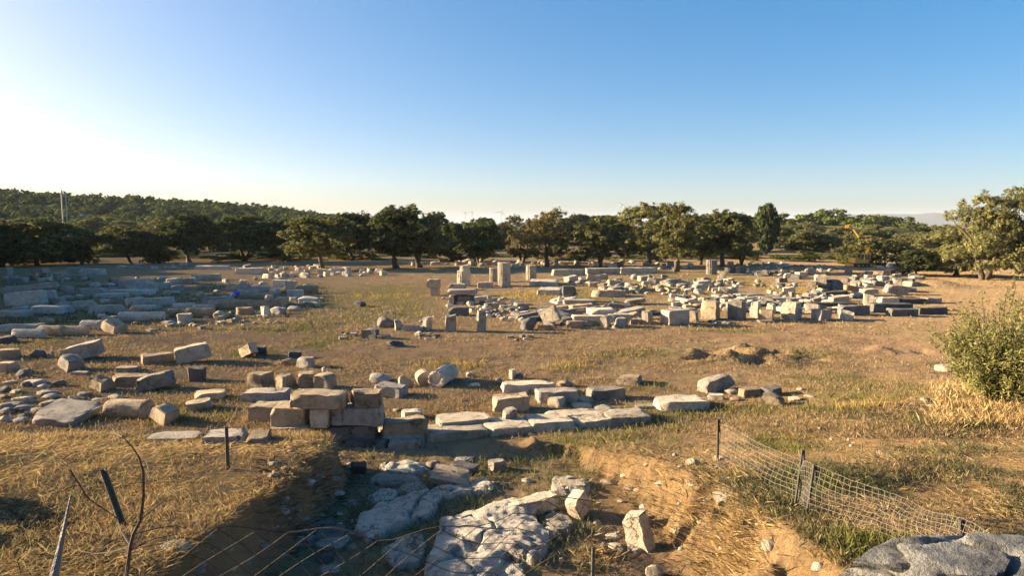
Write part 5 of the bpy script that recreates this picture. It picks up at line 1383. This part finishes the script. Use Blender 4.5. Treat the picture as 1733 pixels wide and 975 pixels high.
# ------------------------------------------------------------------ the bush on the right
p = at(1726, 692)
bush = empty('green_bush', (p.x, p.y + .6, gh(p.x, p.y + .6) - .05), 'large feathery grey-green bush at the right edge of the picture', 'bush')
rg = random.Random(21)
mb = MB(); C = []; N = []
for k in range(210):
    a = rg.uniform(0, 6.28); sp = rg.uniform(.1, 1.0) ** .7; ln = rg.uniform(.9, 2.6) * (1.15 - .35 * sp) * (1.18 if rg.random() < .1 else 1)
    b0 = Vector((.25 * math.cos(a) * sp, .25 * math.sin(a) * sp, 0))
    tip = b0 + Vector((1.32 * sp * math.cos(a) + .15, 1.3 * sp * math.sin(a), ln))
    q = []
    for i in range(7):
        t = i / 6
        v = b0.lerp(tip, t); v.z = ln * (t ** .85) - .25 * sp * t * t
        q.append(v + Vector((rg.uniform(-1, 1), rg.uniform(-1, 1), 0)) * .05 * t)
    mb.tube(q, [.016 - .0022 * i for i in range(7)], 5, cap=False)
    for j in range(135):
        t = rg.uniform(.22, 1.0); f = t * 6; i = min(int(f), 5)
        c = q[i].lerp(q[i + 1], f - i)
        off = Vector((rg.gauss(0, 1), rg.gauss(0, 1), rg.gauss(0, .6))) * (.125 * (1.15 - t) + .025)
        C.append(c + off); N.append(off.normalized() + Vector((0, 0, .3)))
mb.build('stems', M_TWIG, bush, smooth=180)
lv = leaf_quads(np.array([c[:] for c in C]), np.array([n[:] for n in N]), .034, 2.6, .7)
quads_obj('foliage', lv, 4, M_BUSH, bush)
# dead brush under the bush
mb = MB()
for k in range(70):
    a = rg.uniform(0, 6.28); r = rg.uniform(.1, .9)
    b0 = Vector((r * math.cos(a) + .5, r * math.sin(a) * .8 - .3, .02)); d = Vector((rg.uniform(-.5, .6), rg.uniform(-.5, .3), rg.uniform(.15, .7)))
    mb.tube([b0, b0 + d * .5 + Vector((0, 0, .06)), b0 + d], [.009, .007, .003], 4, cap=False)
o = mb.build('dead_brush', M_TWIG); o.location = bush.location
tag(o, 'tangle of dead dark branches at the foot of the green bush', 'brush', kind='thing')

# ------------------------------------------------------------------ yellow excavator
M_YEL = plain_mat('yellow_machine_paint', (0.60, 0.34, 0.05), .6, 0, 5, .3)
M_DARKM = plain_mat('dark_rubber', (0.03, 0.03, 0.032), .8, 0, 10, .3)
M_GLASS = plain_mat('cab_glass', (0.05, 0.06, 0.07), .15, 0, 2, .2)
p = at(1456, 452)
k = p.y / F
ex = empty('excavator', (p.x, p.y, gh(p.x, p.y)), 'yellow excavator parked under an olive with its arm raised above the crowns', 'excavator', None, math.radians(8))
ex.scale = (.66, .66, .60)
for sy in (-1, 1):
    mb = MB()
    for j in range(17):                                  # track band around rounded ends
        pass
    n = 26; pr = []
    for j in range(n):
        a = 2 * math.pi * j / n
        cx = 1.15 if math.cos(a) > 0 else -1.15
        pr.append((cx + .30 * math.cos(a), .32 + .30 * math.sin(a)))
    for y_ in (-.22, .22):
        for (x_, z_) in pr: mb.v.append(Vector((x_, sy * .95 + y_, z_)))
    for j in range(n): mb.f.append([j, (j + 1) % n, n + (j + 1) % n, n + j])
    mb.f.append(list(range(n))[::-1]); mb.f.append([n + j for j in range(n)])
    t_ = mb.build('track', M_DARKM, ex)
    for x_ in (-1.1, -.4, .4, 1.1):
        MB().tube([(x_, sy * .95 - .25, .32), (x_, sy * .95 + .25, .32)], .2 if abs(x_) > 1 else .13, 12).build('roller', M_YEL, t_)
MB().box((0, 0, .62), (1.3, 1.5, .2)).build('undercarriage', M_DARKM, ex)
mb = MB().box((-.35, 0, 1.05), (2.3, 2.0, .62)); mb.box((-1.35, 0, 1.25), (.5, 1.9, .72)); mb.box((-.6, .45, 1.52), (1.4, 1.0, .3))
mb.build('body', M_YEL, ex)
cabf = MB().box((.55, -.45, 1.34), (1.1, .95, .1)); cabf.box((.55, -.45, 2.35), (1.15, 1.0, .09))
for x_, y_ in ((.03, -.9), (1.07, -.9), (.03, 0), (1.07, 0)): cabf.box((x_, y_, 1.84), (.08, .08, .98))
cb = cabf.build('cab', M_YEL, ex)
MB().box((.55, -.45, 1.84), (.98, .84, .9)).build('window', M_GLASS, cb)
# boom, arm and bucket, from the body up to the elbow and out over the tree
wp = lambda px, py: ex.matrix_world.inverted() @ at(px, py, p.y + 5.0)
bpy.context.view_layer.update()
e0 = Vector((.7, .2, 1.3)); e1 = wp(1474, 400); e2 = wp(1453, 401); e3 = wp(1438, 380)
mb = MB(); mb.tube([e0, e0.lerp(e1, .5) + Vector((.35, 0, .1)), e1], [.26, .26, .19], 4); mb.build('boom', M_YEL, ex)
mb = MB(); mb.tube([e1 + Vector((.1, 0, .05)), e2], [.18, .2], 4); mb.tube([e2, e3], [.20, .15], 4); mb.build('arm', M_YEL, ex)
mb = MB().tube([e0 + Vector((.5, .0, .2)), e0.lerp(e1, .6) + Vector((.45, 0, 0))], .06, 8); mb.build('hydraulic_ram', M_GALV, ex)
mb = MB(); bk = e3 + Vector((-.1, 0, -.2))
mb.box(bk + Vector((-.1, -.35, -.1)), (.6, .05, .55)); mb.box(bk + Vector((-.1, .35, -.1)), (.6, .05, .55)); mb.box(bk + Vector((.16, 0, -.12)), (.07, .68, .6)); mb.box(bk + Vector((-.1, 0, -.38)), (.6, .68, .06))
for y_ in (-.28, -.1, .1, .28): mb.box(bk + Vector((-.45, y_, -.38)), (.16, .06, .05))
mb.build('bucket', M_YEL, ex)
mb = MB().box((-2.0, 0, .42), (.08, 2.3, .5)); mb.box((-1.65, -.5, .45), (.7, .1, .14)); mb.box((-1.65, .5, .45), (.7, .1, .14)); mb.build('dozer_blade', M_YEL, ex)

# ------------------------------------------------------------------ blue sheet among the drums
p = at(398, 505)
gx, gy = np.meshgrid(np.linspace(-.38, .38, 16), np.linspace(-.30, .30, 12), indexing='ij')
gz = .42 + .26 * fbm(gx * 4.0, gy * 4.0, 5, 3) - 1.6 * gx ** 2 - 1.0 * gy ** 2 + .25 * gy
gz = np.maximum(gz, .02)
V = np.stack([gx, gy, gz], -1).reshape(-1, 3); id_ = np.arange(16 * 12).reshape(16, 12)
q = np.stack([id_[:-1, :-1], id_[1:, :-1], id_[1:, 1:], id_[:-1, 1:]], -1).reshape(-1, 4)
M_BLUE = plain_mat('blue_plastic', (0.012, 0.03, 0.42), .4, 0, 6, .2)
o = mesh_obj('plastic_sheet', V, q, M_BLUE, smooth=180, loc=(p.x, p.y + .2, gh(p.x, p.y)))
md = o.modifiers.new('thickness', 'SOLIDIFY'); md.thickness = .012
tag(o, 'crumpled bright blue plastic sheet caught between lying drums', 'plastic sheet', kind='thing')

# ------------------------------------------------------------------ far houses, masts and turbines
M_WALL = plain_mat('pale_house_wall', (0.55, 0.50, 0.42), .9, 0, 1.5, .12)
M_TILE = plain_mat('clay_roof_tiles', (0.33, 0.15, 0.09), .9, 0, 4, .25)
M_GREYROOF = plain_mat('grey_sheet_roof', (0.15, 0.145, 0.14), .7, 0, 2, .15)
M_DARKW = plain_mat('dark_window', (0.02, 0.022, 0.025), .3, 0, 3, .2)
M_TURB = plain_mat('grey_turbine_paint', (0.30, 0.30, 0.31), .6, 0, 2, .05)
M_WHITE = plain_mat('white_mast', (0.34, 0.33, 0.31), .6, 0, 2, .08)
def house(px, py0, py1, D, wpx, depth, roofm, label, rz=.2):
    b = ray(px, py0); x = b.x * D; zb = CAM.z + b.z * D; w = wpx * D / F; h = (py0 - py1) * D / F
    g0 = min(zb, gh(x, D)); hw = h * .62 + (zb - g0)
    o = empty('small_house', (x, D, g0 - .2), label, 'house', None, rz)
    MB().box((0, 0, hw / 2), (w, depth, hw)).build('wall', M_WALL, o)
    mb = MB(); e = .35; rh = h * .38
    for s in (-1, 1):
        pass
    mb.v = [Vector(v) for v in [(-w/2-e, -depth/2-e, hw-.05), (w/2+e, -depth/2-e, hw-.05), (w/2+e, depth/2+e, hw-.05), (-w/2-e, depth/2+e, hw-.05), (-w*.3, 0, hw+rh), (w*.3, 0, hw+rh)]]
    mb.f = [[0, 1, 5, 4], [1, 2, 5], [2, 3, 4, 5], [3, 0, 4], [3, 2, 1, 0]]
    mb.build('roof', roofm, o)
    for s in (-.28, .28):
        MB().box((s * w, -depth/2 - .01, hw - h * .34), (w * .16, .12, h * .26)).build('window', M_DARKW, o)
    MB().box((0, -depth/2 - .01, hw - h * .40), (w * .14, .1, h * .42)).build('door', M_TILE, o)
house(369, 413, 391, 135, 25, 4, M_TILE, 'small pale house with a tiled roof seen through the gap between two dark olives', .15)
house(136, 376, 360, 250, 26, 6, M_GREYROOF, 'low house with a grey roof at the foot of the wooded hill', -.2)
house(450, 372, 362, 300, 22, 6, M_TILE, 'far roof peeping out above the dark olives on the hill slope', .3)
for px, y0, y1, r, lb in ((105, 346, 321, .19, 'thick white mast standing on the wooded hill, taller of two'), (112, 346, 326, .15, 'thinner white mast beside the taller one on the wooded hill')):
    D = 212; x = ray(px, y0).x * D; zt = CAM.z + ray(px, y1).z * D; g0 = gh(x, D)
    o = MB().tube([(0, 0, -1), (0, 0, (zt - g0) * .5), (0, 0, zt - g0)], [r, r * .95, r * .9], 10).build('mast', M_WHITE, None, smooth=60, loc=(x, D, g0))
    tag(o, lb, 'mast', kind='thing')
def turbine(px, py, D, R, yaw, ph, label):
    x = ray(px, py).x * D; zh = CAM.z + ray(px, py).z * D; g0 = gh(x, D)
    o = empty('wind_turbine', (x, D, g0), label, 'wind turbine', None, yaw)
    MB().tube([(0, 0, -1), (0, 0, zh - g0)], [1.7, 1.0], 10).build('tower', M_TURB, o, smooth=60)
    MB().box((0, 1.5, zh - g0 + .8), (3, 8, 3)).build('nacelle', M_TURB, o)
    for k in range(3):
        a = ph + k * 2 * math.pi / 3; d = Vector((math.cos(a), 0, math.sin(a))); c = Vector((0, -3.2, zh - g0 + .8))
        MB().tube([c, c + d * R * .3, c + d * R], [.8, 1.1, .3], 5).build('blade', M_TURB, o)
turbine(848, 358, 2600, 24, .2, 1.25, 'wind turbine with one blade level and one up, beside the half-dry olive top')
turbine(788, 361, 3000, 16, .1, .5, 'small far wind turbine above the dark middle olives')
turbine(799, 360, 3200, 10, 1.5, .9, 'wind turbine seen edge on, like a thin white post')
turbine(1050, 347, 2600, 20, .3, 2.2, 'wind turbine with spread blades, next to the knob of the tall pale olive')
turbine(1056, 350, 3000, 14, .2, .2, 'fainter wind turbine almost touching its larger neighbour')
# ------------------------------------------------------------------ grass, straw and weeds
def inground(px, py):
    """vectorised ground hit for arrays of picture points"""
    a = (px - 866.5) / F; b = -(py - 487.5) / F
    c, s = math.cos(PITCH), math.sin(PITCH)
    dy = c + b * s; dx = a / dy; dz = (-s + b * c) / dy
    z = np.full(px.shape, .3)
    for _ in range(9):
        y = np.clip((z - CAM.z) / np.minimum(dz, -1e-4), 1.5, 110)
        z = .45 * z + .55 * H(dx * y, y)
    return dx * y, y

def blades(x, y, z, h, lean, wid, az=None):
    n = len(x)
    a = RNG.uniform(0, 2 * math.pi, n) if az is None else az
    b = RNG.uniform(0, 2 * math.pi, n)
    base = np.stack([x, y, z], 1)
    side = np.stack([np.cos(b), np.sin(b), np.zeros(n)], 1) * wid[:, None] * .5
    dirv = np.stack([np.cos(a) * np.sin(lean), np.sin(a) * np.sin(lean), np.cos(lean)], 1) * h[:, None]
    droop = np.stack([np.cos(a), np.sin(a), np.full(n, -.4)], 1) * (h * .18 * RNG.random(n))[:, None]
    mid = base + dirv * .55 + side * .2
    tip = base + dirv + droop
    return np.stack([base - side, base + side, mid + side * .8, tip], 1)

def scatter(name, n, box, hr, lean, tuft, mat, weight, label, cat, spread=.06, wmin=.004, wk=.00055, flat=0.0, parent=None, world=None):
    """tufts spread over the ground that the box of the photo shows; WEIGHT picks where they grow"""
    px = RNG.uniform(box[0], box[2], n); py = RNG.uniform(box[1], box[3], n)
    x, y = inground(px, py)
    if world: x = RNG.uniform(world[0], world[1], n); y = RNG.uniform(world[2], world[3], n)
    ok = np.isfinite(y); x, y = x[ok], y[ok]
    keep = RNG.random(len(x)) < weight(x, y); x, y = x[keep], y[keep]
    x = np.repeat(x, tuft); y = np.repeat(y, tuft)
    sp = spread * (1 + 0 * x)
    x = x + RNG.normal(size=len(x)) * sp; y = y + RNG.normal(size=len(x)) * sp
    z = H(x, y) - .01 + flat * RNG.random(len(x))
    h = RNG.uniform(hr[0], hr[1], len(x))
    ln = np.radians(RNG.uniform(lean[0], lean[1], len(x)))
    wd = np.maximum(wmin, wk * y) * RNG.uniform(.6, 1.3, len(x))
    o = quads_obj(name, blades(x, y, z, h, ln, wd), 4, mat)
    return tag(o, label, cat, kind='stuff')

nz = lambda x, y, s, f: np.clip(.5 + 1.6 * fbm(x * f, y * f, s, 3), 0, 1)
bk = lambda x, y: bankness(x, y)
notr = lambda x, y: 1 - ((x > np.interp(y, TR_Y, TR_L) + .1) & (x < np.interp(y, TR_RY, TR_R) - .1) & (y < 13.0))
clump = lambda x, y, s, f: sstep(.42, .66, nz(x, y, s, f))
clump2 = lambda x, y, s, f: sstep(.35, .7, nz(x, y, s, f))
scatter('straw', 34000, (-30, 735, 1763, 985), (.06, .22), (70, 94), 3, M_STRAW, lambda x, y: bk(x, y) * (.12 + .88 * clump(x, y, 3, 1.0)) * (.08 + .92 * notr(x, y)), 'flattened golden straw lying over the near banks', 'straw', .07, .0028, .0005, .02)
scatter('dry_grass', 14000, (-30, 735, 1763, 985), (.03, .13), (5, 60), 5, M_STRAW, lambda x, y: bk(x, y) * notr(x, y) * (.1 + .9 * clump(x, y, 13, .8)), 'short standing dry grass on the near banks', 'grass', .05, .003, .00045)
scatter('rim_grass', 2600, (0, 800, 1, 801), (.04, .16), (0, 45), 6, M_STRAW, lambda x, y: notr(x, y) * nz(x, y, 17, 1.5), 'ragged dry grass along the rim of the left bank', 'grass', .06, .004, .0005, world=(-10.8, -2.9, 11.4, 12.7))
scatter('rim_straw', 5200, (0, 800, 1, 801), (.06, .22), (66, 92), 4, M_STRAW, lambda x, y: notr(x, y), 'flattened straw on the rim of the left bank', 'straw', .07, .003, .0005, .02, world=(-10.8, -2.9, 10.6, 12.8))
scatter('dark_litter', 13000, (-30, 750, 1763, 985), (.04, .2), (55, 94), 4, M_TWIG, lambda x, y: bk(x, y) * clump(x, y, 23, .9), 'dark twigs and dead stalks littering the near banks', 'litter', .10, .003, .00045, .015)
scatter('slope_litter', 5000, (980, 770, 1290, 975), (.05, .25), (50, 92), 3, M_STRAW, lambda x, y: clump(x, y, 29, 1.2), 'roots and dry stalks on the eroded trench wall', 'litter', .08, .003, .0004, .01)
scatter('dry_grass', 42000, (-30, 545, 1763, 740), (.03, .14), (5, 70), 5, M_STRAWMID, lambda x, y: (1 - .75 * patch(x, y, BARE)) * (.18 + .82 * clump2(x, y, 33, .55)), 'thin dry grass over the brown middle of the field', 'grass', .10, .005, .0007)
scatter('dry_grass', 18000, (-30, 452, 1763, 560), (.05, .22), (5, 55), 4, M_STRAWMID, lambda x, y: (.10 + .7 * nz(x, y, 43, .3) ** 2) * (x > -14), 'dry grass among the temple stones', 'grass', .18, .006, .0007)
scatter('field_litter', 26000, (-30, 548, 1763, 745), (.05, .22), (78, 94), 3, M_STRAWMID, lambda x, y: .25 + .75 * nz(x, y, 113, .5), 'flattened dry stalks over the brown middle of the field', 'litter', .12, .004, .0006, .015)
scatter('dark_stubble', 15000, (-30, 520, 1763, 745), (.04, .13), (30, 90), 4, M_TWIG, lambda x, y: clump2(x, y, 123, .7) * .8, 'dark dead stubble over the brown middle of the field', 'litter', .10, .004, .0006)
scatter('yellow_grass', 12000, (540, 455, 1763, 720), (.08, .30), (0, 40), 5, M_YGRASS, lambda x, y: patch(x, y, YELLOW) * .75, 'patches of taller yellow grass around the temple and the field', 'grass', .14, .005, .0007)
scatter('green_weeds', 24000, (-30, 480, 1763, 985), (.05, .22), (0, 50), 5, M_GREEN, lambda x, y: patch(x, y, GREEN) * (.2 + .8 * nz(x, y, 53, .9)) * notr(x, y), 'patches of yellow-green grass and weeds', 'weeds', .09, .005, .0007)
scatter('grey_weeds', 16000, (-30, 560, 1763, 985), (.05, .16), (0, 70), 5, M_WEED, lambda x, y: (.06 + .5 * patch(x, y, GREEN) + .35 * nz(x, y, 63, .7) ** 3) * (.3 + .7 * notr(x, y)), 'small grey-green weeds scattered over field and banks', 'weeds', .08, .006, .0009)
scatter('bank_weeds', 12000, (1230, 690, 1763, 965), (.04, .15), (10, 80), 6, M_WEED, lambda x, y: bk(x, y) * notr(x, y) * clump2(x, y, 103, .9) * .8, 'curly grey-green weeds over the right bank', 'weeds', .07, .004, .0006)
scatter('wall_roots', 2200, (440, 750, 610, 940), (.05, .24), (60, 120), 3, M_TWIG, lambda x, y: np.ones_like(x), 'dark roots and stalks hanging over the shaded trench wall', 'litter', .07, .003, .0005)
scatter('shade_weeds', 5000, (-30, 480, 560, 560), (.06, .25), (0, 55), 5, M_WEED, lambda x, y: nz(x, y, 73, .35) ** 1.5, 'low weeds between the shaded column drums', 'weeds', .15, .007, .0009)
scatter('trench_weeds', 3600, (590, 745, 1010, 975), (.05, .2), (0, 60), 6, M_WEED, lambda x, y: (1 - notr(x, y)) * nz(x, y, 83, 1.3) ** 2, 'dark weeds growing between the bedrock slabs of the trench', 'weeds', .07, .006, .0008)
scatter('tall_straw', 1300, (1580, 650, 1763, 725), (.05, .30), (0, 50), 8, M_STRAW, lambda x, y: nz(x, y, 93, 1.2), 'clump of tall golden grass at the foot of the green bush', 'grass', .10, .003, .0003)
